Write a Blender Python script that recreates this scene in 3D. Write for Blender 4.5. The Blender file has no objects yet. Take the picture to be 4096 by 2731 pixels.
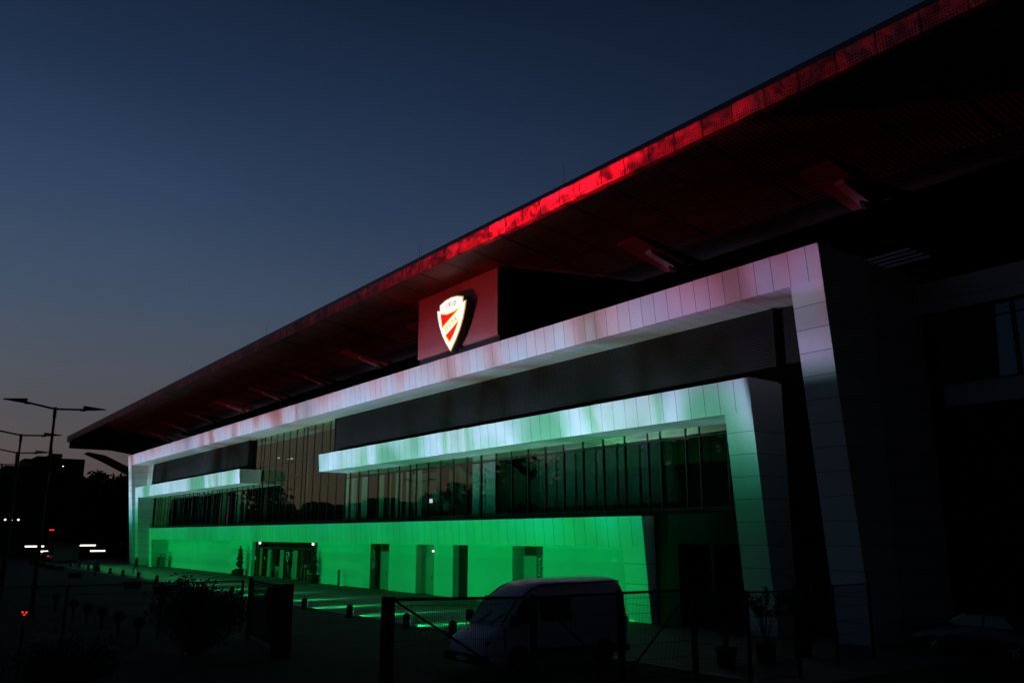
import bpy, bmesh, math, random
from mathutils import Vector, Matrix
random.seed(7)
R = math.radians
S = bpy.context.scene
C = S.collection

# ---------------------------------------------------------------- camera
cam = bpy.data.objects.new('camera', bpy.data.cameras.new('camera')); C.objects.link(cam)
TH, PS = 0.2219, 0.6286
cam.location = (0, 0, 3.8)
fwd = Vector((-math.cos(PS)*math.cos(TH), math.sin(PS)*math.cos(TH), math.sin(TH)))
cam.rotation_euler = fwd.to_track_quat('-Z', 'Y').to_euler()
cam.data.sensor_width = 36.0
cam.data.lens = 3430.4/4096*36.0
cam.data.clip_start = 0.1
cam.data.clip_end = 3000
S.camera = cam
S.view_settings.view_transform = 'Standard'
S.view_settings.look = 'None'
S.view_settings.exposure = 0
S.view_settings.gamma = 1

# ---------------------------------------------------------------- dusk sky
W = bpy.data.worlds.new('World'); S.world = W; W.use_nodes = True
nt = W.node_tree; nt.nodes.clear()
N = nt.nodes.new; LK = nt.links.new
tc = N('ShaderNodeTexCoord'); sep = N('ShaderNodeSeparateXYZ'); LK(tc.outputs['Generated'], sep.inputs[0])
rampn = N('ShaderNodeValToRGB'); LK(sep.outputs['Z'], rampn.inputs[0])
def setramp(rn, stops, interp='LINEAR'):
    cr = rn.color_ramp; cr.interpolation = interp
    while len(cr.elements) > 1: cr.elements.remove(cr.elements[-1])
    cr.elements[0].position = stops[0][0]; cr.elements[0].color = (*stops[0][1], 1)
    for p, c in stops[1:]:
        e = cr.elements.new(p); e.color = (*c, 1)
def srgb(r, g, b):
    f = lambda v: (v/255/12.92) if v/255 <= .04045 else ((v/255+.055)/1.055)**2.4
    return (f(r), f(g), f(b))
setramp(rampn, [(0.0, srgb(84, 68, 64)), (0.045, srgb(90, 75, 73)), (0.10, srgb(88, 82, 84)), (0.17, srgb(82, 87, 98)),
                (0.25, srgb(68, 84, 106)), (0.36, srgb(52, 71, 101)), (0.47, srgb(36, 54, 83)), (0.58, srgb(24, 40, 63)),
                (0.8, srgb(16, 28, 46)), (1.0, srgb(12, 22, 38))])
# brightness falls away from the afterglow in the west (towards -X)
dot = N('ShaderNodeVectorMath'); dot.operation = 'DOT_PRODUCT'; LK(tc.outputs['Generated'], dot.inputs[0])
dot.inputs[1].default_value = Vector((-0.97, -0.25, 0)).normalized()
az = N('ShaderNodeMapRange'); LK(dot.outputs['Value'], az.inputs[0])
az.inputs['From Min'].default_value = 0.25; az.inputs['From Max'].default_value = 1.0
az.inputs['To Min'].default_value = 0.36; az.inputs['To Max'].default_value = 1.0
mul = N('ShaderNodeVectorMath'); mul.operation = 'SCALE'; LK(rampn.outputs[0], mul.inputs[0])
ea = N('ShaderNodeMapRange'); LK(dot.outputs['Value'], ea.inputs[0])     # the eastern half of the sky is already night
ea.inputs['From Min'].default_value = -0.45; ea.inputs['From Max'].default_value = 0.12
ea.inputs['To Min'].default_value = 0.50; ea.inputs['To Max'].default_value = 1.0
azm = N('ShaderNodeMath'); azm.operation = 'MULTIPLY'; LK(az.outputs[0], azm.inputs[0]); LK(ea.outputs[0], azm.inputs[1])
d2 = N('ShaderNodeVectorMath'); d2.operation = 'DOT_PRODUCT'; LK(tc.outputs['Generated'], d2.inputs[0]); d2.inputs[1].default_value = (0.5, -0.86, 0)
e2 = N('ShaderNodeMapRange'); LK(d2.outputs['Value'], e2.inputs[0]); e2.inputs['From Min'].default_value = 0.25; e2.inputs['From Max'].default_value = 0.85
e2.inputs['To Min'].default_value = 1.0; e2.inputs['To Max'].default_value = 0.55
az3 = N('ShaderNodeMath'); az3.operation = 'MULTIPLY'; LK(azm.outputs[0], az3.inputs[0]); LK(e2.outputs[0], az3.inputs[1])
LK(az3.outputs[0], mul.inputs['Scale'])
nz_ = N('ShaderNodeTexNoise'); nz_.inputs['Scale'].default_value = 1.6; nz_.inputs['Detail'].default_value = 5      # thin uneven veil of haze
mpz = N('ShaderNodeMapping'); mpz.inputs['Scale'].default_value = (1, 1, 4); LK(tc.outputs['Generated'], mpz.inputs[0]); LK(mpz.outputs[0], nz_.inputs['Vector'])
hv = N('ShaderNodeMapRange'); LK(nz_.outputs['Fac'], hv.inputs[0]); hv.inputs['From Min'].default_value = .3; hv.inputs['From Max'].default_value = .7
hv.inputs['To Min'].default_value = .93; hv.inputs['To Max'].default_value = 1.07
hm_ = N('ShaderNodeVectorMath'); hm_.operation = 'SCALE'; LK(mul.outputs[0], hm_.inputs[0]); LK(hv.outputs[0], hm_.inputs['Scale'])
bg = N('ShaderNodeBackground'); bg.inputs['Strength'].default_value = 1.0; LK(hm_.outputs[0], bg.inputs[0])
wo = N('ShaderNodeOutputWorld'); LK(bg.outputs[0], wo.inputs[0])

# ---------------------------------------------------------------- materials
MATS = {}
def mat(name, col, rough=0.6, metal=0.0, var=0.12, scale=3.0, bump=0.0, emit=None, estr=1.0, spec=0.5, stretch=None):
    m = bpy.data.materials.new(name); m.use_nodes = True; t = m.node_tree
    b = t.nodes['Principled BSDF']
    b.inputs['Roughness'].default_value = rough; b.inputs['Metallic'].default_value = metal
    b.inputs['Specular IOR Level'].default_value = spec
    tcn = t.nodes.new('ShaderNodeTexCoord'); no = t.nodes.new('ShaderNodeTexNoise')
    no.inputs['Scale'].default_value = scale; no.inputs['Detail'].default_value = 5
    src = tcn.outputs['Object']
    if stretch:
        mp = t.nodes.new('ShaderNodeMapping'); mp.inputs['Scale'].default_value = stretch
        t.links.new(src, mp.inputs[0]); src = mp.outputs[0]
    t.links.new(src, no.inputs['Vector'])
    rp = t.nodes.new('ShaderNodeValToRGB'); t.links.new(no.outputs['Fac'], rp.inputs[0])
    a = tuple(c*(1-var) for c in col); z = tuple(min(1, c*(1+var)) for c in col)
    setramp(rp, [(0.3, a), (0.7, z)])
    t.links.new(rp.outputs[0], b.inputs['Base Color'])
    if bump:
        bn = t.nodes.new('ShaderNodeBump'); bn.inputs['Strength'].default_value = bump; bn.inputs['Distance'].default_value = .02
        t.links.new(no.outputs['Fac'], bn.inputs['Height']); t.links.new(bn.outputs[0], b.inputs['Normal'])
    if emit:
        b.inputs['Emission Color'].default_value = (*emit, 1); b.inputs['Emission Strength'].default_value = estr
    MATS[name] = m
    return m

def cladding(name, col, axis, pitch, off, joint=0.022, stagger=None):
    """pale composite panels with dark open joints every `pitch` metres along `axis` (0=X, 2=Z)"""
    m = mat(name, col, rough=.42, var=.05, scale=.9)
    t = m.node_tree; b = t.nodes['Principled BSDF']; L = t.links.new
    g = t.nodes.new('ShaderNodeNewGeometry'); s = t.nodes.new('ShaderNodeSeparateXYZ'); L(g.outputs['Position'], s.inputs[0])
    def M(op, a, bb=None, c=None):
        n = t.nodes.new('ShaderNodeMath'); n.operation = op
        for i, v in enumerate((a, bb, c)):
            if v is None: continue
            if isinstance(v, (int, float)): n.inputs[i].default_value = v
            else: L(v, n.inputs[i])
        return n.outputs[0]
    v = s.outputs['XYZ'[axis]]
    q = M('DIVIDE', M('SUBTRACT', v, off), pitch)
    fr = M('FRACT', q)
    line = M('LESS_THAN', fr, joint/pitch)
    # tiny tone difference panel to panel
    wn = t.nodes.new('ShaderNodeTexWhiteNoise'); wn.noise_dimensions = '1D'; L(M('FLOOR', q), wn.inputs['W'])
    tone = M('MULTIPLY_ADD', wn.outputs['Value'], .10, .94)
    old = b.inputs['Base Color'].links[0].from_socket
    sc = t.nodes.new('ShaderNodeVectorMath'); sc.operation = 'SCALE'; L(old, sc.inputs[0]); L(tone, sc.inputs['Scale'])
    mx = t.nodes.new('ShaderNodeMix'); mx.data_type = 'RGBA'; L(line, mx.inputs[0]); L(sc.outputs[0], mx.inputs[6])
    mx.inputs[7].default_value = (.03, .03, .03, 1)
    L(mx.outputs[2], b.inputs['Base Color'])
    return m

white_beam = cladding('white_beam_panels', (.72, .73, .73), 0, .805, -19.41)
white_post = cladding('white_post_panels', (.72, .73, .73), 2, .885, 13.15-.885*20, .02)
white_dim = cladding('dimmed_white_panels', (.50, .51, .52), 2, .885, 13.15-.885*20, .02)  # darker copy of the white post panels, with shade put into the colour
plaster = mat('white_plaster', (.74, .75, .72), .8, var=.05, scale=.5, bump=.05)
door_metal = mat('painted_door', (.25, .27, .23), .45, var=.05)
louvre_m = mat('dark_louvre_metal', (.020, .017, .016), .85, .0, spec=.12, var=.15, scale=.5)
dark_panel = mat('black_panel', (.016, .016, .017), .8, spec=.15)
dark_metal = mat('dark_metal', (.03, .032, .034), .45, .4)
black_m = mat('black_void', (.008, .008, .008), .9)
asphalt = mat('asphalt', (.022, .022, .023), .95, spec=.12, var=.5, scale=.5, bump=.3)
paving = mat('concrete_paving', (.12, .12, .115), .8, spec=.25, var=.2, scale=.8, bump=.15)
kerb_m = mat('kerb_stone', (.2, .2, .19), .8)
interior_m = mat('interior_wall', (.30, .30, .29), .8)
interior_dark = mat('interior_dark', (.05, .05, .05), .8)
column_m = mat('interior_column', (.72, .72, .72), .6)
curtain_m = mat('curtain_fabric', (.62, .62, .58), .9, var=.2, scale=9, stretch=(1, 1, .02))
roof_top = mat('roof_sheet', (.09, .09, .09), .4, .5)
galv = mat('galvanised_steel', (.2, .21, .22), .4, .7)
red_steel = mat('red_painted_steel', (.28, .055, .055), .5)
pale_plate = mat('pale_strut_plate', (.55, .36, .38), .6)
crest_board = mat('crest_backing_board', (.44, .22, .23), .55, var=.05)
pole_m = mat('dark_pole_paint', (.03, .03, .032), .7, spec=.2)
rubber = mat('rubber', (.012, .012, .012), .8)
leafdark = mat('dark_foliage', (.014, .022, .009), .8, var=.5, scale=2)
bark = mat('bark', (.06, .045, .03), .9, bump=.5)
clay = mat('plant_pot_plastic', (.018, .014, .012), .8)
skin_m = mat('skin', (.42, .27, .2), .6)
hair_m = mat('dark_hair', (.015, .01, .008), .5)
cloth_dark = mat('dark_clothing', (.03, .03, .035), .9)
cloth_grey = mat('grey_clothing', (.12, .12, .13), .9)
van_paint = mat('white_van_paint', (.76, .82, .84), .3, var=.04)
car_paint = mat('dark_car_paint', (.02, .021, .028), .25)
far_wall = mat('far_concrete', (.05, .05, .052), .9, var=.3, scale=.05)
lamp_white = mat('lamp_lens', (.8, .8, .8), emit=(.85, .92, 1.0), estr=1.6)
lamp_warm = mat('headlight_glow', (.8, .8, .8), emit=(1.0, .93, .75), estr=2.5)
lamp_red = mat('red_lamp_glow', (.5, .02, .02), emit=(1.0, .03, .03), estr=1.3)
lamp_green = mat('green_lens_glow', (.05, .5, .2), emit=(.05, 1.0, .35), estr=1.0)
sign_red = mat('dark_red_sign', (.10, .012, .012), .5)
sign_black = mat('black_sign', (.012, .012, .012), .4)
letter_m = mat('white_lettering', (.75, .75, .72), .6)
glint_metal = mat('lamp_glint_chrome', (.6, .62, .7), .1, .9)
c_white = mat('crest_white', (.9, .9, .9), emit=(1, 1, 1), estr=1.0)
c_red = mat('crest_red', (.8, .02, .03), emit=(.72, .008, .012), estr=1)
c_yellow = mat('crest_yellow', (.8, .7, .05), emit=(.85, .72, .04), estr=1)
c_ylet = mat('crest_yellow_lettering', (.6, .5, .05), emit=(.62, .50, .02), estr=1)
c_gold = mat('crest_gold_edge', (.5, .4, .1), .4, .3, emit=(.40, .27, .03), estr=.8)
c_grey = mat('crest_number_grey', (.45, .5, .42), emit=(.22, .26, .18), estr=1)
c_side = mat('crest_side', (.05, .035, .03), .6)

def jointed(m, bw, rh, mortar, dark, rot=0):
    t = m.node_tree; b = t.nodes['Principled BSDF']; L = t.links.new
    g = t.nodes.new('ShaderNodeTexCoord'); br = t.nodes.new('ShaderNodeTexBrick'); br.inputs['Scale'].default_value = 1; br.inputs['Brick Width'].default_value = bw
    br.inputs['Row Height'].default_value = rh; br.inputs['Mortar Size'].default_value = mortar
    br.inputs['Color1'].default_value = (1, 1, 1, 1); br.inputs['Color2'].default_value = (.78, .78, .78, 1); br.inputs['Mortar'].default_value = (dark, dark, dark, 1)
    src = g.outputs['Object']
    if rot:
        mp = t.nodes.new('ShaderNodeMapping'); mp.inputs['Rotation'].default_value = (rot, 0, 0); L(src, mp.inputs[0]); src = mp.outputs[0]
    L(src, br.inputs['Vector'])
    old = b.inputs['Base Color'].links[0].from_socket
    mx = t.nodes.new('ShaderNodeMix'); mx.data_type = 'RGBA'; mx.blend_type = 'MULTIPLY'; mx.inputs[0].default_value = 1; L(old, mx.inputs[6]); L(br.outputs['Color'], mx.inputs[7]); L(mx.outputs[2], b.inputs['Base Color'])
jointed(paving, 1.2, .8, .02, .35)
jointed(plaster, 60, .62, .006, .80, R(90))
# corrugated / perforated soffit under the roof
soffit_m = mat('perforated_soffit', (.13, .06, .06), .5, .2, var=.35, scale=.25)
t = soffit_m.node_tree; b = t.nodes['Principled BSDF']; L = t.links.new
g = t.nodes.new('ShaderNodeTexCoord'); wv = t.nodes.new('ShaderNodeTexWave'); wv.inputs['Scale'].default_value = 1.4; wv.bands_direction = 'X'
L(g.outputs['Object'], wv.inputs['Vector']); bn = t.nodes.new('ShaderNodeBump'); bn.inputs['Strength'].default_value = .7; bn.inputs['Distance'].default_value = .05
L(wv.outputs['Fac'], bn.inputs['Height']); L(bn.outputs[0], b.inputs['Normal'])

# perforated crinkled red mesh of the roof edge
mesh_red = mat('perforated_red_edge_mesh', (.60, .16, .18), .5, .2, var=.25, scale=1.6)
t = mesh_red.node_tree; b = t.nodes['Principled BSDF']; L = t.links.new
g = t.nodes.new('ShaderNodeTexCoord')
n1 = t.nodes.new('ShaderNodeTexNoise'); n1.inputs['Scale'].default_value = 1.3; n1.inputs['Detail'].default_value = 3; n1.inputs['Distortion'].default_value = 1.5
L(g.outputs['Object'], n1.inputs['Vector'])
br = t.nodes.new('ShaderNodeTexBrick'); br.inputs['Scale'].default_value = 1.0; br.offset = 0
br.inputs['Brick Width'].default_value = 1.52; br.inputs['Row Height'].default_value = 3.0; br.inputs['Mortar Size'].default_value = .03
br.inputs['Color1'].default_value = (1, 1, 1, 1); br.inputs['Color2'].default_value = (.45, .45, .45, 1); br.inputs['Mortar'].default_value = (.05, .05, .05, 1)
mp = t.nodes.new('ShaderNodeMapping'); mp.inputs['Rotation'].default_value = (R(90), 0, 0); L(g.outputs['Object'], mp.inputs[0]); L(mp.outputs[0], br.inputs['Vector'])
old = b.inputs['Base Color'].links[0].from_socket
mx = t.nodes.new('ShaderNodeMix'); mx.data_type = 'RGBA'; mx.blend_type = 'MULTIPLY'; mx.inputs[0].default_value = 1; L(old, mx.inputs[6]); L(br.outputs['Color'], mx.inputs[7])
L(mx.outputs[2], b.inputs['Base Color'])
vo = t.nodes.new('ShaderNodeTexVoronoi'); vo.inputs['Scale'].default_value = 9.0; vo.inputs['Randomness'].default_value = 0.0; L(g.outputs['Object'], vo.inputs['Vector'])
dr = t.nodes.new('ShaderNodeMapRange'); L(vo.outputs['Distance'], dr.inputs[0]); dr.inputs[1].default_value = .30; dr.inputs[2].default_value = .42; dr.inputs[3].default_value = .30; dr.inputs[4].default_value = 1.25
m5 = t.nodes.new('ShaderNodeVectorMath'); m5.operation = 'SCALE'; L(mx.outputs[2], m5.inputs[0]); L(dr.outputs[0], m5.inputs['Scale']); L(m5.outputs[0], b.inputs['Base Color'])
bn = t.nodes.new('ShaderNodeBump'); bn.inputs['Strength'].default_value = 1.0; bn.inputs['Distance'].default_value = .12
L(n1.outputs['Fac'], bn.inputs['Height']); L(bn.outputs[0], b.inputs['Normal'])

def glassmat(name, tint, base=.06, rough=.0):
    m = bpy.data.materials.new(name); m.use_nodes = True; t = m.node_tree; t.nodes.clear(); L = t.links.new
    tr = t.nodes.new('ShaderNodeBsdfTransparent'); tr.inputs[0].default_value = (*tint, 1)
    gl = t.nodes.new('ShaderNodeBsdfGlossy'); gl.inputs['Roughness'].default_value = rough; gl.inputs['Color'].default_value = (.86, .96, .62, 1)
    fr = t.nodes.new('ShaderNodeFresnel'); fr.inputs['IOR'].default_value = 1.5
    ad = t.nodes.new('ShaderNodeMath'); ad.operation = 'MULTIPLY_ADD'; L(fr.outputs[0], ad.inputs[0]); ad.inputs[1].default_value = 1.6; ad.inputs[2].default_value = base; ad.use_clamp = True
    # faint waviness pane by pane
    tcn = t.nodes.new('ShaderNodeTexCoord'); no = t.nodes.new('ShaderNodeTexNoise'); no.inputs['Scale'].default_value = .6
    L(tcn.outputs['Object'], no.inputs['Vector']); bn = t.nodes.new('ShaderNodeBump'); bn.inputs['Strength'].default_value = .06; bn.inputs['Distance'].default_value = .05
    L(no.outputs['Fac'], bn.inputs['Height']); L(bn.outputs[0], gl.inputs['Normal'])
    mx = t.nodes.new('ShaderNodeMixShader'); L(ad.outputs[0], mx.inputs[0]); L(tr.outputs[0], mx.inputs[1]); L(gl.outputs[0], mx.inputs[2])
    o = t.nodes.new('ShaderNodeOutputMaterial'); L(mx.outputs[0], o.inputs[0])
    return m
glass_m = glassmat('tinted_glass', (.52, .56, .52), .19)
wing_glass = glassmat('blueish_glass', (.2, .25, .3), .03)
wing_glass.node_tree.nodes['Glossy BSDF'].inputs['Color'].default_value = (.45, .75, 1, 1)
car_glass = glassmat('vehicle_glass', (.25, .28, .27), .10)

# ---------------------------------------------------------------- helpers
class MB:
    def __init__(s): s.v = []; s.f = []
    def add(s, vs, fs):
        n = len(s.v); s.v += [tuple(p) for p in vs]; s.f += [tuple(i+n for i in f) for f in fs]; return s
    def hexa(s, p):   # 8 corners: 4 bottom loop, 4 top loop
        return s.add(p, [(3, 2, 1, 0), (4, 5, 6, 7), (0, 1, 5, 4), (1, 2, 6, 5), (2, 3, 7, 6), (3, 0, 4, 7)])
    def box(s, x0, x1, y0, y1, z0, z1):
        return s.hexa([(x0, y0, z0), (x1, y0, z0), (x1, y1, z0), (x0, y1, z0), (x0, y0, z1), (x1, y0, z1), (x1, y1, z1), (x0, y1, z1)])
    def quad(s, a, b, c, d): return s.add([a, b, c, d], [(0, 1, 2, 3)])
    def tube(s, a, b, r0, r1=None, n=10, cap=True):
        a = Vector(a); b = Vector(b); r1 = r0 if r1 is None else r1
        d = (b-a).normalized(); u = d.orthogonal().normalized(); w = d.cross(u)
        vs = []
        for c, r in ((a, r0), (b, r1)):
            for i in range(n):
                an = 2*math.pi*i/n; vs.append(c+u*math.cos(an)*r+w*math.sin(an)*r)
        fs = [(i, (i+1) % n, n+(i+1) % n, n+i) for i in range(n)]
        if cap: fs += [tuple(reversed(range(n))), tuple(range(n, 2*n))]
        return s.add(vs, fs)
    def lathe(s, prof, c=(0, 0, 0), n=16):
        c = Vector(c); vs = []; k = len(prof)
        for i in range(n):
            an = 2*math.pi*i/n
            for r, z in prof: vs.append((c.x+r*math.cos(an), c.y+r*math.sin(an), c.z+z))
        fs = [(i*k+j, ((i+1) % n)*k+j, ((i+1) % n)*k+j+1, i*k+j+1) for i in range(n) for j in range(k-1)]
        return s.add(vs, fs)
    def prism(s, pts, y0, y1):  # polygon in x,z extruded along y
        n = len(pts)
        vs = [(x, y0, z) for x, z in pts]+[(x, y1, z) for x, z in pts]
        return s.add(vs, [tuple(range(n)), tuple(reversed(range(n, 2*n)))]+[(i, i+n, (i+1) % n+n, (i+1) % n) for i in range(n)])
    def build(s, name, m, parent=None, smooth=False, loc=None):
        me = bpy.data.meshes.new(name); me.from_pydata(s.v, [], s.f); me.materials.append(m)
        bm = bmesh.new(); bm.from_mesh(me); bmesh.ops.recalc_face_normals(bm, faces=bm.faces); bm.to_mesh(me); bm.free()
        if smooth:
            for p in me.polygons: p.use_smooth = True
        o = bpy.data.objects.new(name, me); C.objects.link(o)
        if parent: o.parent = parent
        if loc: o.location = loc
        return o
def tag(o, label=None, cat=None, group=None, kind=None):
    if label: o['label'] = label
    if cat: o['category'] = cat
    if group: o['group'] = group
    if kind: o['kind'] = kind
    return o
def thing(name, label, cat, loc=(0, 0, 0), rz=0, group=None):
    o = bpy.data.objects.new(name, None); C.objects.link(o); o.location = loc; o.rotation_euler = (0, 0, rz)
    o.empty_display_size = .3
    return tag(o, label, cat, group)
def kids(o): return [c for c in bpy.data.objects if c.parent == o]
def copy_tree(o, parent=None):
    c = o.copy(); C.objects.link(c)
    if parent: c.parent = parent
    for ch in kids(o): copy_tree(ch, c)
    return c
def bevel(o, w=.02, seg=2):
    md = o.modifiers.new('bevel', 'BEVEL'); md.width = w; md.segments = seg; md.limit_method = 'ANGLE'; md.angle_limit = R(40); return o
def text_mesh(name, body, m, parent, size, loc, rot, extrude=.004, align='CENTER', spacing=1.0, bold=0.0):
    cu = bpy.data.curves.new(name, 'FONT'); cu.body = body; cu.size = size; cu.extrude = extrude
    cu.align_x = align; cu.align_y = 'CENTER'; cu.space_character = spacing; cu.resolution_u = 3; cu.offset = bold
    tmp = bpy.data.objects.new(name+'_tmp', cu); C.objects.link(tmp)
    dg = bpy.context.evaluated_depsgraph_get(); dg.update()
    me = bpy.data.meshes.new_from_object(tmp.evaluated_get(dg)); me.name = name
    bpy.data.objects.remove(tmp); me.materials.clear(); me.materials.append(m)
    o = bpy.data.objects.new(name, me); C.objects.link(o); o.parent = parent
    o.location = loc; o.rotation_euler = rot
    return o

# ---------------------------------------------------------------- ground
g = MB()
g.quad((-900, -500, 0), (300, -500, 0), (300, 700, 0), (-900, 700, 0))
tag(g.build('ground', asphalt), kind='structure')
p = MB(); p.box(-140, -14.5, 19.6, 31, -.1, .012)
tag(p.build('pavement', paving), kind='structure')
k = MB(); k.box(-140, -14.5, 19.35, 19.58, -.1, .03)
tag(k.build('kerb', kerb_m), kind='structure')

# ---------------------------------------------------------------- stadium main stand
BX0, BX1 = -128.1, -18.02
stand = thing('stadium_main_stand', 'long white framed stadium main stand lit green, white and red at dusk', 'stadium', (-73, 30, 0))
def part(mb, name, m, parent=None, smooth=False, lab=None):
    parent = parent or stand
    o = mb.build(name, m, None, smooth)
    o.parent = parent; o.matrix_parent_inverse = Matrix.Translation(-root_off(parent))
    if lab: o['label'] = lab
    return o
def root_off(o):
    return Vector(o.location) if o.type == 'EMPTY' else Vector((0, 0, 0))
def slab(x0, x1, z0, z1, y0, kk, yb):
    a, b = y0-kk*z0, y0-kk*z1
    return [(x0, a, z0), (x1, a, z0), (x1, yb, z0), (x0, yb, z0), (x0, b, z1), (x1, b, z1), (x1, yb, z1), (x0, yb, z1)]
# outer frame
OY, OK_ = 28.74, .1
MY, MK = 28.45, .0865
LY, LKK = 28.18, .088
def mesh_frame(name, beams, posts, y0, kk, yb, lab):
    mb = MB()
    for x0, x1, z0, z1 in beams: mb.hexa(slab(x0, x1, z0, z1, y0, kk, yb))
    f = part(mb, name, white_beam, lab=lab)
    for x0, x1, z0, z1 in posts:
        part(MB().hexa(slab(x0, x1, z0, z1, y0, kk, yb)), 'post', white_post, f)
    return f
mesh_frame('outer_frame', [(BX0, BX1, 13.15, 14.52)], [(BX0, -126.3, 0, 13.15), (-19.43, BX1, 0, 13.15)], OY, OK_, 30.6, 'tallest outer cladding frame lit lilac at the top')
mesh_frame('middle_frame', [(-123.6, -82.36, 8.64, 9.98)], [(-123.6, -122.2, 0, 8.64)], MY, MK, 29.75, 'middle frame arm on the far left ending in a free beam end')
mesh_frame('middle_frame', [(-63.86, -21.84, 8.64, 9.98)], [(-23.22, -21.84, 0, 8.64)], MY, MK, 30.2, 'middle frame arm on the right lit pale cyan')
mesh_frame('lower_frame', [(-115.38, -28.32, 3.29, 4.65)], [(-115.38, -114.1, 0, 3.29), (-29.75, -28.32, 0, 3.29)], LY, LKK, 29.95, 'lowest frame lit plain green')
# side flank of the block and its roof slab
part(MB().box(-127.9, -18.05, 30.62, 40, 13.2, 14.4), 'roof_slab', dark_metal)
part(MB().box(-18.6, -18.03, 30.62, 34.4, 0, 14.4), 'flank_wall', white_dim)
part(MB().box(-127.9, -127.4, 30.62, 40, 0, 13.2), 'flank_wall', white_dim)
# ground floor wall with openings (openings: vestibule, doors, recess, door)
ops = [(-83.9, -68.45, 3.2), (-58.85, -55.95, 3.2), (-52.1, -49.75, 3.2), (-47.45, -45.72, 3.2), (-41.05, -38.2, 3.2)]
w = MB(); WY = 29.87; x = -114.1
for a, b_, h in ops:
    w.box(x, a, WY, 30.6, 0, 3.28); w.box(a, b_, WY, 30.6, h, 3.28); x = b_
w.box(x, -29.75, WY, 30.6, 0, 3.28)
part(w, 'ground_floor_wall', plaster, lab='white plaster wall lit green')
# wall to the left of the lower frame and to the right (garage)
part(MB().box(-122.2, -115.38, 29.8, 30.6, 0, 4.6), 'end_wall', plaster)
w = MB(); w.box(-28.31, -26.9, 28.55, 30.6, 0, 3.42); w.box(-28.31, -23.23, 28.55, 30.6, 3.42, 4.72)
part(w, 'garage_surround', dark_panel)
part(MB().box(-26.9, -23.22, 31.5, 31.7, 0, 3.42), 'garage_dark_sheet', black_m)  # black sheet set back where the garage opening is only dark
part(MB().box(-21.84, -19.43, 29.7, 30.5, 0, 13.1), 'infill_wall', louvre_m)
part(MB().box(-126.3, -123.6, 29.6, 30.5, 0, 13.1), 'infill_wall', white_dim)  # darker panel copy stands in for the shade behind the left frame
# louvred cladding : real ribs
def louvre(x0, x1, z0, z1, y, lab):
    m = MB(); n = int((z1-z0)/.115)
    for i in range(n):
        z = z0+i*(z1-z0)/n; d = (z1-z0)/n
        m.add([(x0, y+.05, z), (x1, y+.05, z), (x0, y, z+d*.45), (x1, y, z+d*.45), (x0, y+.05, z+d*.9), (x1, y+.05, z+d*.9), (x0, y+.05, z+d), (x1, y+.05, z+d)],
              [(0, 1, 3, 2), (2, 3, 5, 4), (4, 5, 7, 6)])
    m.box(x0, x1, y+.06, 30.4, z0, z1)
    m.box(x0-.12, x0-.002, y-.04, 30.4, z0, z1)
    m.box(x1+.002, x1+.12, y-.04, 30.4, z0, z1)
    o = part(m, 'louvre_cladding', louvre_m, lab=lab); return o
louvre(-122.05, -85.7, 9.9, 13.14, 29.5, 'ribbed grey cladding on the far left')
louvre(-65.1, -21.96, 9.9, 13.14, 29.5, 'long ribbed grey cladding behind the crest')
part(MB().box(-122.1, -85.7, 29.7, 29.9, 9.98, 10.35), 'flashing', dark_metal)
# glazing
GY = 29.9
def glazing(x0, x1, z0, z1, lab):
    m = MB(); m.quad((x0, GY, z0), (x1, GY, z0), (x1, GY, z1), (x0, GY, z1))
    return part(m, 'glazing', glass_m, lab=lab)
g1 = glazing(-122.1, -85.9, 4.9, 8.9, 'lower glazing on the far left')
g2 = glazing(-85.9, -65.2, 4.9, 13.2, 'full height glazing in the gap between the middle frame arms')
g3 = glazing(-65.2, -23.22, 4.9, 8.9, 'lower glazing right of the gap')
random.seed(3)
xs = []
x = -122.0
while x < -23.4:
    xs.append(x); x += random.choice([1.6, 1.6, 1.6, 1.62, .85, 1.6])
for gpane, x0, x1, zt in ((g1, -122.1, -85.9, 8.8), (g2, -85.9, -65.2, 13.2), (g3, -65.2, -23.2, 8.8)):
    m = MB()
    for x in xs:
        if x0 <= x < x1: m.box(x-.025, x+.025, GY-.035, GY+.12, 4.8, zt)
    part(m, 'mullion', black_m, gpane)
    m = MB()
    zz = [5.0, 8.2] if zt < 9 else [5.0, 8.85, 10.25]
    for z in zz: m.box(x0, x1, GY-.03, GY+.1, z-.03, z+.03)
    part(m, 'transom', dark_panel, gpane)
part(MB().box(-122.1, -23.22, GY-.12, 30.6, 4.73, 4.92), 'sill', black_m)
# interior
inn = part(MB().box(-122, -19.6, 30.6, 39.8, 4.35, 4.6), 'upper_floor', interior_dark)
part(MB().box(-122, -19.6, 39.8, 40, 0, 13.2), 'back_wall', interior_dark)
part(MB().box(-43, -23.0, 33.2, 33.4, 4.6, 8.9), 'inner_wall', interior_m)
part(MB().box(-66, -43.1, 37, 37.2, 4.6, 8.9), 'inner_wall', interior_m)
part(MB().box(-122, -86, 31.6, 39.8, 9.2, 9.4), 'ceiling', interior_dark); part(MB().box(-65, -23, 30.5, 39.8, 8.95, 9.15), 'ceiling', interior_dark)
for x0, x1 in ((-45.9, -44.2), (-47.0, -46.2), (-66.1, -65.0)):
    part(MB().box(x0, x1, 31.0, 31.8, 4.6, 8.95), 'column', column_m)
for x in (-115, -103.5, -92.2, -81, -69.6, -56, -33.5, -26):
    part(MB().tube((x, 34, 4.6), (x, 34, 13.2 if -86 < x < -65 else 9), .28, n=14), 'column', interior_m, smooth=True)
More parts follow.
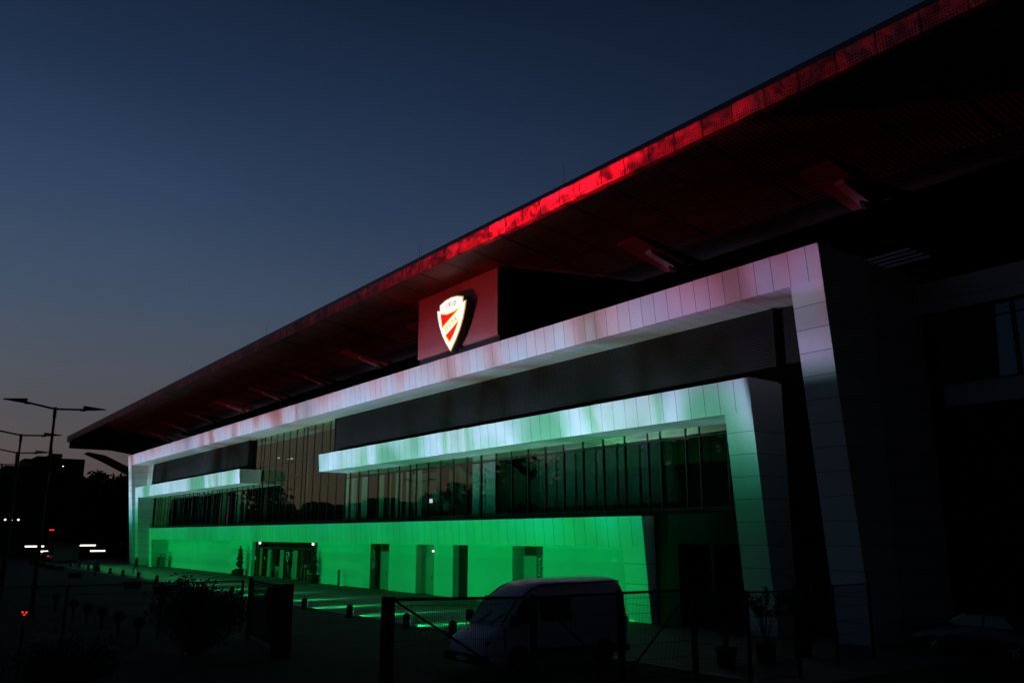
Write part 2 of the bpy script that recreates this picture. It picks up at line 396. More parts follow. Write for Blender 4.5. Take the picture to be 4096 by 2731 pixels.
def curtain(x0, x1, z0=4.75, z1=8.4):
    m = MB(); n = max(4, int((x1-x0)/.12))
    for i in range(n):
        a = x0+(x1-x0)*i/n; b_ = x0+(x1-x0)*(i+1)/n
        ya = 30.9+(.09 if i % 2 else 0); yb = 30.9+(0 if i % 2 else .09)
        m.quad((a, ya, z0), (b_, yb, z0), (b_, yb, z1), (a, ya, z1))
    part(m, 'curtain', curtain_m)
for a, b_ in ((-62.8, -61.7), (-60.0, -59.0), (-58.2, -57.9), (-57.2, -56.2), (-55.6, -55.2), (-55.0, -54.85), (-54.3, -53.3), (-64.6, -63.9),
              (-114.6, -113.6), (-112.3, -112.0), (-109, -108.6), (-105.6, -105.2), (-100.6, -100.3), (-97.2, -95.9), (-92.8, -91.4), (-117.5, -117.2), (-90, -89.6)):
    curtain(a, b_)
# stairs seen through the glass
m = MB()
for i in range(12):
    m.box(-56.2+i*.32, -55.88+i*.32, 33.6, 34.9, 6.9-i*.17, 7.1-i*.17)
m.hexa([(-56.2, 33.5, 6.4), (-52.2, 33.5, 4.4), (-52.2, 33.6, 4.4), (-56.2, 33.6, 6.4), (-56.2, 33.5, 6.95), (-52.2, 33.5, 4.95), (-52.2, 33.6, 4.95), (-56.2, 33.6, 6.95)])
part(m, 'staircase', column_m)
m = MB()
for (a, b_, za, zb) in ((-52.6, -49.6, 9.0, 7.4), (-49.6, -46.9, 7.4, 8.8)):
    m.hexa([(a, 33, za-.5), (b_, 33, zb-.5), (b_, 33.15, zb-.5), (a, 33.15, za-.5), (a, 33, za), (b_, 33, zb), (b_, 33.15, zb), (a, 33.15, za)])
part(m, 'handrail_panel', interior_m)
def light_unit(name, x0, x1, y0, y1, z0, z1, m=lamp_white):
    o = part(MB().box(x0, x1, y0, y1, z0, z1), name, m); return o
light_unit('exit_light', -57.55, -57.1, 34, 34.06, 6.2, 6.5)
light_unit('ceiling_tube', -89.9, -89.4, 34, 34.2, 11.84, 11.9)
light_unit('ceiling_tube', -86.6, -85.6, 34, 34.2, 11.5, 11.56)
# doors of the ground floor -----------------------------------------------
def door(x0, x1, side=1, transom=black_m, hx=None, lab=None, glyph=None, board=None):
    y = 30.25
    d = part(MB().box(x0+.04, x1-.04, y, y+.06, .02, 2.6), 'door', door_metal, lab=lab)
    part(MB().box(x0, x1, y+.05, y+.14, 2.62, 3.2), 'transom_panel', transom, d)
    fr = MB().box(x0, x0+.06, y-.03, y+.1, 0, 3.19); fr.box(x1-.06, x1, y-.03, y+.1, 0, 3.19); fr.box(x0, x1, y-.03, y+.1, 2.58, 2.66)
    part(fr, 'door_frame', door_metal, d)
    hx = hx if hx is not None else x0+.18
    h = MB().box(hx-.02, hx+.02, y-.06, y, .98, 1.2); h.box(hx-.02, hx+.14, y-.08, y-.05, 1.15, 1.18)
    part(h, 'handle', galv, d)
    return d
def board(x0, x1, y, big, small, m=sign_black):
    b_ = part(MB().box(x0, x1, y, y+.05, .03, 3.17), 'sign_board', m)
    rot = (R(90), R(-90), 0)
    o = text_mesh('lettering', big, letter_m, None, .27, (0, 0, 0), (0, 0, 0), spacing=1.05)
    place(o, b_, (x0+(x1-x0)*.36, y-.006, 2.1))
    o = text_mesh('lettering', small, letter_m, None, .155, (0, 0, 0), (0, 0, 0), spacing=1.05)
    place(o, b_, (x0+(x1-x0)*.76, y-.006, 2.1))
    return b_
def place(o, parent, loc, scale=1.0):
    """text reading bottom to top on a wall that faces -Y"""
    o.parent = parent
    mtx = Matrix.Rotation(R(90), 4, 'X')  # faces -Y
    mtx = Matrix.Rotation(R(-90), 4, 'Y') @ mtx
    o.matrix_local = Matrix.Translation(loc) @ mtx
door(-57.9, -56.0, lab='grey door beside the press sign', hx=-56.95)
board(-58.83, -58.15, 29.95, 'Sajt\u00f3 / Press', 'Bej\u00e1rat / Entrance')
door(-51.45, -49.8, transom=door_metal, lab='grey door under a small ceiling light', hx=-50.6)
light_unit('door_light', -50.15, -49.85, 29.95, 30.2, 2.72, 2.84)
part(MB().box(-47.42, -45.74, 30.3, 30.36, 0, 3.19), 'shutter', dark_panel, lab='black ribbed shutter')
door(-40.5, -38.95, lab='grey door left of the catering sign', hx=-40.3)
board(-38.88, -38.22, 29.95, 'Catering', 'Bej\u00e1rat / Entrance')
n_ = part(MB().box(-39.15, -39.0+.08, 30.2, 30.235, 1.72, 2.12), 'door_notice', letter_m)
part(MB().box(-32.7, -32.2, 29.84, 29.86, 2.5, 2.72), 'wall_notice', letter_m)
part(MB().box(-63.45, -63.25, 29.82, 29.86, 2.1, 2.25), 'wall_box', letter_m)
# entrance vestibule
v = MB(); v.box(-83.9, -68.45, 31.4, 31.5, 0, 3.2); ent = part(v, 'entrance_recess', black_m, lab='dark glazed entrance with white strips')
m = MB()
for x in (-83.8, -81.9, -79.7, -76.5, -75.9, -73.0, -72.2, -69.8, -68.6): m.box(x-.05, x+.05, 30.2, 30.34, 0, 3.18)
m.box(-83.85, -68.5, 30.2, 30.34, 2.6, 2.72)
part(m, 'entrance_frame', dark_metal, ent)
for x0, x1 in ((-80.55, -79.55), (-77.5, -76.55), (-74.5, -73.45)):
    part(MB().box(x0, x1, 30.22, 30.26, .05, 2.5), 'white_strip', door_metal, ent)
part(MB().quad((-83.8, 30.42, .02), (-68.5, 30.42, .02), (-68.5, 30.42, 2.6), (-83.8, 30.42, 2.6)), 'entrance_glass', car_glass, ent)
for x in (-82.05, -69.5): part(MB().box(x-.16, x+.16, 29.89, 29.99, 2.98, 3.17), 'entrance_light', lamp_white, ent)
for x in (-78.8, -75.2, -72.0): part(MB().tube((x, 30.12, .8), (x, 30.12, 1.35), .025), 'pull_handle', galv, ent)
part(MB().box(-71.6, -71.1, 30.1, 30.15, 1.1, 1.35), 'door_plate', galv, ent)
bb = board(-69.55, -68.5, 29.95, 'V I P', 'Bej\u00e1rat / Entrance')
part(MB().box(-83.3, -82.95, 29.95, 29.98, 1.5, 1.8), 'notice', letter_m, ent)
# small crest outline on the entrance glass
def crest_outline(s=1.0, cx=0, cz=0):
    pts = [(0, -3.42), (.55, -2.85), (1.0, -2.26), (1.35, -1.62), (1.58, -.98), (1.66, -.54), (1.33, -.62), (1.34, -.24), (.72, -.06), (0, 0),
           (-.72, -.06), (-1.34, -.24), (-1.33, -.62), (-1.66, -.54), (-1.58, -.98), (-1.35, -1.62), (-1.0, -2.26), (-.55, -2.85)]
    return [(cx+x*s, cz+z*s) for x, z in pts]
a = crest_outline(.26, -75.6, 2.35)
m = MB(); bpts = crest_outline(.21, -75.6, 2.27)
n = len(a)
for i in range(n):
    j = (i+1) % n
    m.quad((a[i][0], 30.18, a[i][1]), (a[j][0], 30.18, a[j][1]), (bpts[j][0], 30.18, bpts[j][1]), (bpts[i][0], 30.18, bpts[i][1]))
m.quad((-75.9, 30.18, 1.75), (-75.3, 30.18, 2.1), (-75.3, 30.18, 2.2), (-75.85, 30.18, 1.88))
part(m, 'crest_sticker', letter_m, ent)

# crest backing box
bx = MB(); bx.box(-48.2, -39.1, 27.4, 33.5, 14.98, 19.0)
cb = part(bx, 'crest_panel', crest_board, lab='red lit blank panel carrying the club crest')
part(MB().box(-48.2, -39.1, 27.55, 33.4, 14.53, 14.97), 'panel_plinth', dark_metal, cb)
part(MB().box(-39.095, -39.05, 27.5, 33.4, 14.98, 18.9), 'panel_side', dark_panel, cb)

# ---------------------------------------------------------------- great roof
roof = thing('stand_roof', 'huge overhanging stadium roof with glowing red mesh edge', 'roof', (-70, 30, 17))
RX0, RX1 = -165.0, 30.0
def zr(y): return 19.45-.149*(y-25)
def rpart(mb, name, m, parent=None, smooth=False, lab=None): return part(mb, name, m, parent or roof, smooth, lab)
s_ = MB(); s_.quad((RX0, 25.06, zr(25.06)), (RX1, 25.06, zr(25.06)), (RX1, 32.1, zr(32.1)), (RX0, 32.1, zr(32.1)))
s_.box(RX0, RX1, 32.1, 32.3, zr(32.1)-.02, zr(32.1)+.5)
rpart(s_, 'soffit', soffit_m)
m = MB()
m.hexa([(RX0, 25.07, 20.25), (RX1, 25.07, 20.25), (RX1, 60, 20.5), (RX0, 60, 20.5), (RX0, 25.07, 20.42), (RX1, 25.07, 20.42), (RX1, 60, 21.0), (RX0, 60, 21.0)])
rpart(m, 'roof_deck', roof_top)
m = MB(); m.box(RX0, RX1, 44, 44.4, 12, 20.4); m.box(RX0+.1, RX0+.4, 25.4, 44, zr(32.1)-.3+.3, 20.3)
rpart(m, 'rear_beam', black_m)
m = MB()   # black sheet standing for the dark open truss behind the soffit
m.quad((RX0, 32.3, zr(32.3)), (RX1, 32.3, zr(32.3)), (RX1, 44, zr(44)), (RX0, 44, zr(44)))
rpart(m, 'open_truss_dark', black_m)
# fascia, many small facets
m = MB(); nx = 780; nz = 3; rnd = random.Random(5)
def fpt(i, j):
    x = RX0+(RX1-RX0)*i/nx
    return (x, 25.0-.02*j+rnd.uniform(-.02, .02), 19.42+j*(20.19-19.42)/nz)
m.v = []; grid = [[fpt(i, j) for j in range(nz+1)] for i in range(nx+1)]
vs = [p for col in grid for p in col]; fs = [(i*(nz+1)+j, (i+1)*(nz+1)+j, (i+1)*(nz+1)+j+1, i*(nz+1)+j+1) for i in range(nx) for j in range(nz)]
m.add(vs, fs); rpart(m, 'fascia_mesh', mesh_red, lab='perforated red lit metal mesh along the roof edge')
m = MB(); m.box(RX0, RX1, 24.93, 25.06, 20.195, 20.42)
rpart(m, 'gutter_edge', roof_top)
# seams across the soffit
m = MB()
x = RX0+2
while x < RX1:
    m.hexa([(x, 25.1, zr(25.1)-.03), (x+.05, 25.1, zr(25.1)-.03), (x+.05, 32, zr(32)-.03), (x, 32, zr(32)-.03), (x, 25.1, zr(25.1)), (x+.05, 25.1, zr(25.1)), (x+.05, 32, zr(32)), (x, 32, zr(32))]); x += 2.83
rpart(m, 'soffit_seam', dark_metal)
# truss chords glimpsed in the soffit strip
m = MB()
for y in (27.6, 29.3, 31.8):
    m.tube((RX0, y, zr(y)-.06), (RX1, y, zr(y)-.06), .05, n=6)
rpart(m, 'truss_chord', dark_metal)
# raking struts
X = -19.4
i = 0
while X > RX0+4:
    if abs(X+42) > 2:
        y0, y1 = 29.7, 33.4
        m = MB()
        m.hexa([(X-.75, y0, zr(y0)-.12), (X+.75, y0, zr(y0)-.12), (X+.75, y1, zr(y1)-.35), (X-.75, y1, zr(y1)-.35),
                (X-.75, y0, zr(y0)+.1), (X+.75, y0, zr(y0)+.1), (X+.75, y1, zr(y1)+.1), (X-.75, y1, zr(y1)+.1)])
        st = rpart(m, 'strut_shoe', red_steel)
        m = MB()
        m.hexa([(X-.02, 31.0, zr(31)-.36), (X+.42, 31.0, zr(31)-.36), (X+.42, 33.3, zr(33.3)-.62), (X-.02, 33.3, zr(33.3)-.62),
                (X-.02, 31.0, zr(31)-.16), (X+.42, 31.0, zr(31)-.16), (X+.42, 33.3, zr(33.3)-.3), (X-.02, 33.3, zr(33.3)-.3)])
        rpart(m, 'strut_plate', pale_plate, st)
        m = MB(); m.tube((X+.2, 32.6, zr(32.6)-.3), (X+.2, 39.5, 13.6), .26, n=8)
        rpart(m, 'strut_tube', dark_metal, st)
    X -= 11.28; i += 1
for x in (-44.0, -70, -92, -30, -108, -118, -134):    # thin lightning rods on the roof edge
    m = MB().tube((x, 24.95, 20.4), (x-.05, 24.95, 21.4), .010, .006, n=5); rpart(m, 'lightning_rod', dark_metal)

# ---------------------------------------------------------------- club crest sign
crest = thing('club_crest', 'glowing white and red shield crest reading 1910 and DVTK', 'crest sign', (-43.2, 26.8, 18.04))
def cpart(mb, name, m, parent=crest):
    o = mb.build(name, m); o.parent = parent; return o
cpart(MB().prism(crest_outline(1.0), .06, .50), 'shield_body', c_side)
cpart(MB().prism(crest_outline(1.0), 0, .055), 'gold_border', c_gold)
cpart(MB().prism([(x*.955, -1.55+(z+1.55)*.955) for x, z in crest_outline(1.0)], -.02, -.001), 'white_face', c_white)
cpart(MB().prism([(-1.22, -.80), (-.4, -.98), (.45, -.96), (1.22, -.82), (-.05, -1.42), (-.97, -1.86)], -.035, -.021), 'yellow_band', c_yellow)
cpart(MB().prism([(-1.13, -.90), (-.4, -1.06), (.3, -1.05), (.85, -.98), (-.05, -1.34), (-.92, -1.72)], -.05, -.036), 'red_field', c_red)
cpart(MB().prism([(1.0, -1.58), (.72, -2.08), (.42, -2.48), (-.04, -2.92), (-.62, -2.32), (.2, -1.98)], -.035, -.021), 'yellow_band', c_yellow)
cpart(MB().prism([(.86, -1.74), (.64, -2.08), (.36, -2.44), (-.04, -2.78), (-.48, -2.34), (.25, -2.04)], -.05, -.036), 'red_field', c_red)
o = text_mesh('year_lettering', '\u00b71910\u00b7', c_grey, crest, .48, (0, -.026, -.50), (R(90), 0, 0), .003, spacing=1.25, bold=.012)
o = text_mesh('club_lettering', 'DVTK', c_ylet, crest, .50, (.08, -.026, -1.74), (0, 0, 0), .003, spacing=1.25, bold=.014)
o.rotation_euler = (R(90), R(-22), 0)

# ---------------------------------------------------------------- setback wing on the right
wing = thing('office_wing', 'dark lower wing set back to the right of the stand', 'building', (5, 34.2, 0))
def wpart(mb, name, m, lab=None, parent=None): return part(mb, name, m, parent or wing, lab=lab)
wpart(MB().box(-18, 30, 34.25, 50, 0, 13.95), 'wall', dark_panel)
wpart(MB().box(-18, 30, 34.05, 34.24, 12.7, 14.0), 'parapet_band', white_dim)
wpart(MB().box(-17.3, 30, 34.0, 34.24, 8.78, 9.66), 'floor_band', white_dim)
for x in (-17.6, -14.4, -11.2, -8):
    wn_ = wpart(MB().box(x+.06, x+3.1, 34.14, 34.17, 9.75, 12.55), 'window', wing_glass)
    f_ = MB(); f_.box(x, x+.06, 34.05, 34.24, 9.7, 12.6); f_.box(x+.06, x+3.1, 34.1, 34.2, 12.1, 12.16)
    wpart(f_, 'window_frame', dark_metal, parent=wn_)
# grille with bright slats between wing and stand
m = MB()
for i in range(4): m.box(-18.9, -16.6, 31.2+i*.5, 31.25+i*.5, 14.62, 14.72)
wpart(m, 'roof_grille', galv)

# ---------------------------------------------------------------- flood lights
def facade_spot(name, loc, energy, size, blend, rot, col):
    L_ = bpy.data.lights.new(name, 'SPOT'); L_.energy = energy; L_.spot_size = size; L_.spot_blend = blend; L_.color = col; L_.shadow_soft_size = .06
    o = bpy.data.objects.new(name, L_); C.objects.link(o); o.location = loc; o.rotation_euler = rot
    return o
flood0 = None
FX = [-29.6, -33.4, -39.1, -44.8, -50.6, -57.1, -63.6, -70.2, -77.2, -84.0, -90.6, -96.8, -103.0, -109.2, -115.2, -121.4]  # first one is added, unseen, to carry the green light further right
GREEN = (0.0, 1.0, .165)
spot_g = bpy.data.lights.new('green_spot', 'SPOT'); spot_g.energy = 430; spot_g.spot_size = R(88); spot_g.spot_blend = .75; spot_g.color = GREEN; spot_g.shadow_soft_size = .05
spot_s = bpy.data.lights.new('green_skim', 'SPOT'); spot_s.energy = 26000; spot_s.spot_size = R(10.5); spot_s.spot_blend = 1.0; spot_s.color = GREEN; spot_s.shadow_soft_size = .03
for i, x in enumerate(FX):
    y = 18.75+(-x-33)*.019
    words_f = ['added unseen behind the van', 'seen through the gate', 'just left of the gate post', 'right of the sign box', 'behind the sign box', 'left of the sign box', 'right of the leafy shrub', 'behind the leafy shrub', 'left of the leafy shrub',
               'eighth from the far end', 'seventh from the far end', 'right of the walking person', 'left of the walking person', 'fourth from the far end', 'third from the far end', 'second from the far end', 'farthest of all']
    lab = 'squat bollard floodlight with green beam, '+words_f[i]
    if i == 0:
        fl = thing('bollard_floodlight', lab, 'floodlight', (x, y, 0), 0, 'green floodlights along the forecourt')
        mb = MB().lathe([(0, 0), (.26, 0), (.25, .06), (.17, .10), (.16, .40), (.15, .50), (.10, .57), (0, .59)], n=14)
        o = mb.build('bollard_body', dark_metal, fl, True)
        o = MB().box(-.08, .04, .15, .17, .2, .3).build('green_lens', lamp_green, fl)
        flood0 = fl
    else:
        fl = copy_tree(flood0); fl.location = (x, y, 0); fl['label'] = lab
        for q in list(kids(fl)):
            if q.type == 'LIGHT': bpy.data.objects.remove(q)
    o = bpy.data.objects.new('wall_beam', spot_g); C.objects.link(o); o.parent = fl; o.location = (0, .22, .26); o.rotation_euler = (R(96), 0, R(22) if i == 0 else 0)
    o.data = spot_g.copy(); o.data.energy = 790*(.45, 1.0, .95, 1.12, .9, 1.0, .85, 1.08, .95, 1.1, .78, .70, .95, .85, .8, .6, .5)[i]
    o = bpy.data.objects.new('ground_beam', spot_s); C.objects.link(o); o.parent = fl; o.location = (0, .22, .3); o.rotation_euler = (R(83.8), 0, 0)

# flag projectors : coloured light by height (green low, white middle, red top), with soft streaks
def projector(loc, xa, xb, fa, fb, energy, seed):
    L_ = bpy.data.lights.new('flag_projector_beam', 'SPOT'); L_.energy = energy; L_.spot_size = R(168); L_.spot_blend = .05; L_.shadow_soft_size = .12
    L_.use_nodes = True; t = L_.node_tree; em = t.nodes['Emission']; LN = t.links.new
    def M(op, a, b=None, c=None, clamp=False):
        n = t.nodes.new('ShaderNodeMath'); n.operation = op; n.use_clamp = clamp
        for i, v in enumerate((a, b, c)):
            if v is None: continue
            if isinstance(v, (int, float)): n.inputs[i].default_value = v
            else: LN(v, n.inputs[i])
        return n.outputs[0]
    tcn = t.nodes.new('ShaderNodeTexCoord'); sp = t.nodes.new('ShaderNodeSeparateXYZ'); LN(tcn.outputs['Normal'], sp.inputs[0])
    nz = M('MULTIPLY', sp.outputs['Z'], -1.0)
    D = 27.7-loc[1]
    X = M('MULTIPLY_ADD', M('DIVIDE', sp.outputs['X'], nz), D, loc[0])
    Z = M('MULTIPLY_ADD', M('DIVIDE', sp.outputs['Y'], nz), D, loc[2])
    rp = t.nodes.new('ShaderNodeValToRGB'); LN(M('DIVIDE', Z, 26.0), rp.inputs[0])
    setramp(rp, [(0, (0, 0, 0)), (.2/26, (0, 0, 0)), (.6/26, (0, .02, .012)), (3.5/26, (0, .07, .02)), (5.0/26, (.0, .16, .08)), (5.6/26, (.03, .34, .25)), (6.5/26, (.12, .50, .44)), (8.3/26, (.48, .72, .88)), (10.5/26, (.42, .60, .70)),
                 (11.8/26, (.30, .38, .40)), (12.4/26, (.30, .42, .38)), (13.0/26, (.34, .46, .42)), (13.15/26, (.46, .50, .66)), (14.4/26, (.46, .38, .50)), (16/26, (.30, .09, .13)), (18/26, (.20, .012, .012)), (18.9/26, (.17, .008, .008)), (19.4/26, (.19, .006, .008)), (21.3/26, (.17, .005, .007)), (22.0/26, (0, 0, 0)), (1, (0, 0, 0))])
    # vertical streaks
    cb_ = t.nodes.new('ShaderNodeCombineXYZ'); LN(M('MULTIPLY', X, .115), cb_.inputs[0]); LN(M('MULTIPLY', Z, .05), cb_.inputs[1]); cb_.inputs[2].default_value = seed
    no = t.nodes.new('ShaderNodeTexNoise'); no.inputs['Scale'].default_value = 1.5; no.inputs['Detail'].default_value = 1.2; LN(cb_.outputs[0], no.inputs['Vector'])
    st = t.nodes.new('ShaderNodeValToRGB'); LN(no.outputs['Fac'], st.inputs[0])
    setramp(st, [(.30, (.42, .17, .12)), (.36, (.72, .46, .44)), (.42, (.92, .86, .92)), (.48, (.80, 1.02, 1.12)), (.54, (.94, .90, .94)), (.585, (.80, .62, .62)), (.62, (.56, .40, .34)), (.67, (.78, .92, .90)), (.74, (.50, .34, .30))])
    s2 = t.nodes.new('ShaderNodeValToRGB'); LN(no.outputs['Fac'], s2.inputs[0])
    setramp(s2, [(.33, (.25, .60, .35)), (.39, (.60, .88, .74)), (.44, (.84, .98, 1.02)), (.49, (1.08, 1.1, 1.2)), (.53, (.82, .95, .96)), (.565, (.70, .92, .80)), (.60, (.40, .78, .46)), (.64, (.95, 1.0, 1.0)), (.70, (.35, .60, .40))])
    mx = t.nodes.new('ShaderNodeMix'); mx.data_type = 'RGBA'; mx.blend_type = 'MULTIPLY'; mx.inputs[0].default_value = 1; mx.clamp_result = False
    LN(rp.outputs[0], mx.inputs[6])
    def smooth(v, a, b):
        n = t.nodes.new('ShaderNodeMapRange'); n.interpolation_type = 'SMOOTHSTEP'; LN(v, n.inputs[0]); n.inputs[1].default_value = a; n.inputs[2].default_value = b
        n.inputs[3].default_value = 0; n.inputs[4].default_value = 1; return n.outputs[0]
    m3 = t.nodes.new('ShaderNodeMix'); m3.data_type = 'RGBA'; LN(smooth(Z, 9.9, 12.5), m3.inputs[0]); LN(s2.outputs[0], m3.inputs[6]); LN(st.outputs[0], m3.inputs[7])
    LN(m3.outputs[2], mx.inputs[7])
    m4 = t.nodes.new('ShaderNodeMix'); m4.data_type = 'RGBA'; m4.blend_type = 'MULTIPLY'   # warmer, pinker light over the right corner
    LN(M('MULTIPLY', smooth(X, -33, -22), smooth(Z, 9.4, 10.6)), m4.inputs[0]); LN(mx.outputs[2], m4.inputs[6]); m4.inputs[7].default_value = (1.05, .58, .80, 1)
    win = M('MULTIPLY', smooth(X, xa-fa, xa+fa), M('SUBTRACT', 1.0, smooth(X, xb-fb, xb+fb)))
    if loc[0] > -60:   # mask shaped into this beam keeps the low right corner dark
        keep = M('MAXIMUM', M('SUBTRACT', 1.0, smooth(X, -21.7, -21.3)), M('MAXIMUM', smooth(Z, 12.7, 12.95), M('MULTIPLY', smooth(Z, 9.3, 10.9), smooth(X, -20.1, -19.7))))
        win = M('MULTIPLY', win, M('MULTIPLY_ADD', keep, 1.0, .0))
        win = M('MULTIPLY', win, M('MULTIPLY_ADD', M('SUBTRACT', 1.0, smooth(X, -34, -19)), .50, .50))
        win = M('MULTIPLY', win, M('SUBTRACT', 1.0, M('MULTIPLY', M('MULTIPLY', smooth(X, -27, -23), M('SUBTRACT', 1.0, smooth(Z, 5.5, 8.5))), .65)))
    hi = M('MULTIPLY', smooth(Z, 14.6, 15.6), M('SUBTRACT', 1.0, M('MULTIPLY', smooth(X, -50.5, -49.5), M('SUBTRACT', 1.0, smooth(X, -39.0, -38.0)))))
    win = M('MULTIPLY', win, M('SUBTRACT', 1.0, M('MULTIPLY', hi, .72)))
    comp = M('DIVIDE', 1.0, M('MAXIMUM', M('POWER', nz, 3.0), .02))
    strg = M('MULTIPLY', win, comp)
    LN(m4.outputs[2], em.inputs['Color']); LN(strg, em.inputs['Strength'])
    return L_
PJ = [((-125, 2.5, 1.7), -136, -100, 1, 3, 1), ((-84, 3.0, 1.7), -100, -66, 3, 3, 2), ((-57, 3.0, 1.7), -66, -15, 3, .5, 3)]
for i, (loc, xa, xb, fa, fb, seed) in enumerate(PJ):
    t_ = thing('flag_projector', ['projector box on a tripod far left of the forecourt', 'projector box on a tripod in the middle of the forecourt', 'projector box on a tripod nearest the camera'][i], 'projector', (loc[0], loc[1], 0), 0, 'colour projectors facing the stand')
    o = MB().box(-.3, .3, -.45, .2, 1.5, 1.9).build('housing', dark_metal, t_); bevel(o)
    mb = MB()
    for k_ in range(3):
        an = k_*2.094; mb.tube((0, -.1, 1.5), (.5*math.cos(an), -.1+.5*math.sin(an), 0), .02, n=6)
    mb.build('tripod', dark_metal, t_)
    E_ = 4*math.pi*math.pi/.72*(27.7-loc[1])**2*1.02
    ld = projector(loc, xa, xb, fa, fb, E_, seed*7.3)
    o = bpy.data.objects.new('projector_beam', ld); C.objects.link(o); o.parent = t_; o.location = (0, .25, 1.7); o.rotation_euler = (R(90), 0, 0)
# red wash on the roof edge: shuttered beams that catch only the mesh band
def red_beam(loc, energy, prof, seed):
    L_ = bpy.data.lights.new('red_wash', 'SPOT'); L_.energy = energy; L_.spot_size = R(168); L_.spot_blend = .05; L_.shadow_soft_size = .05
    L_.use_nodes = True; t = L_.node_tree; em = t.nodes['Emission']; LN = t.links.new
    def M(op, a, b=None, c=None):
        n = t.nodes.new('ShaderNodeMath'); n.operation = op
        for i, v in enumerate((a, b, c)):
            if v is None: continue
            if isinstance(v, (int, float)): n.inputs[i].default_value = v
            else: LN(v, n.inputs[i])
        return n.outputs[0]
    def smooth(v, a, b, lo=0, hi=1):
        n = t.nodes.new('ShaderNodeMapRange'); n.interpolation_type = 'SMOOTHSTEP'; LN(v, n.inputs[0]); n.inputs[1].default_value = a; n.inputs[2].default_value = b
        n.inputs[3].default_value = lo; n.inputs[4].default_value = hi; return n.outputs[0]
    tcn = t.nodes.new('ShaderNodeTexCoord'); sp = t.nodes.new('ShaderNodeSeparateXYZ'); LN(tcn.outputs['Normal'], sp.inputs[0])
    nz = M('MULTIPLY', sp.outputs['Z'], -1.0); D = 24.97-loc[1]
    X = M('MULTIPLY_ADD', M('DIVIDE', sp.outputs['X'], nz), D, loc[0]); Z = M('MULTIPLY_ADD', M('DIVIDE', sp.outputs['Y'], nz), D, loc[2])
    w = M('MULTIPLY', smooth(Z, 19.32, 19.5), smooth(Z, 20.28, 20.42, 1, 0))
    rp = t.nodes.new('ShaderNodeValToRGB'); LN(M('DIVIDE', M('ADD', X, 170), 200), rp.inputs[0])
    setramp(rp, [((x+170)/200, (v, v, v)) for x, v in prof])
    cb_ = t.nodes.new('ShaderNodeCombineXYZ'); LN(X, cb_.inputs[0]); LN(Z, cb_.inputs[1]); cb_.inputs[2].default_value = seed
    no = t.nodes.new('ShaderNodeTexNoise'); no.inputs['Scale'].default_value = 1.3; no.inputs['Distortion'].default_value = 1.0; LN(cb_.outputs[0], no.inputs['Vector'])
    patch = smooth(no.outputs['Fac'], .36, .64, .28, 1.45)
    comp = M('DIVIDE', 1.0, M('MAXIMUM', M('POWER', nz, 3.0), .02))
    LN(M('MULTIPLY', M('MULTIPLY', w, rp.outputs[0]), M('MULTIPLY', patch, comp)), em.inputs['Strength'])
    em.inputs['Color'].default_value = (1, .012, .045, 1)
    return L_
for i, (loc, e, prof) in enumerate((((-33, -8, .5), 1.0, [(-120, .004), (-70, .008), (-58, .016), (-50, .035), (-46, .08), (-41, .17), (-38.5, .45), (-35, 1.1), (-31, 1.35), (-27, .95), (-24, .30), (-21, .12), (-17, .03), (-12, .014), (0, .010)]),)):
    t_ = thing('red_wash_light', 'low black wash light aimed at the bright stretch of roof edge', 'wash light', (loc[0], loc[1], 0), 0)
    MB().box(-.2, .2, -.15, .15, .05, .42).build('housing', dark_metal, t_)
    MB().box(-.17, .17, .1505, .17, .12, .4).build('lens', sign_red, t_)
    ld = red_beam(loc, 4*math.pi*math.pi/.3*33**2*.9*e, prof, 4.2)
    o = bpy.data.objects.new('wash_beam', ld); C.objects.link(o); o.parent = t_; o.location = (0, .25, loc[2]); o.rotation_euler = (R(90), 0, 0)

# ---------------------------------------------------------------- vehicles
def loft(name, stations, m, parent, smooth=True):
    """stations: (x, zbottom, ztop, half_bottom, half_top, round) along local x"""
    mb = MB(); rings = []
    for x, zb, zt, hb, ht, r in stations:
        h = zt-zb; zm = zb+h*.52; hm = max(hb, ht)
        half = [(0, zb), (hb-r, zb), (hb, zb+r*.6), (hm+.01, zm), (ht+(hm-ht)*.25, zt-r*1.3), (ht-r*.35, zt-r*.35), (ht-r*1.4, zt), (0, zt+.012)]
        ring = [(x, y, z) for y, z in half]+[(x, -y, z) for y, z in reversed(half[1:-1])]
        rings.append(ring)
    k_ = len(rings[0]); vs = [p for r_ in rings for p in r_]
    fs = [(i*k_+j, i*k_+(j+1) % k_, (i+1)*k_+(j+1) % k_, (i+1)*k_+j) for i in range(len(rings)-1) for j in range(k_)]
    fs += [tuple(range(k_)), tuple(reversed(range((len(rings)-1)*k_, len(rings)*k_)))]
    mb.add(vs, fs)
    o = mb.build(name, m, parent, smooth)
    md = o.modifiers.new('edge', 'EDGE_SPLIT'); md.split_angle = R(38)
    return o
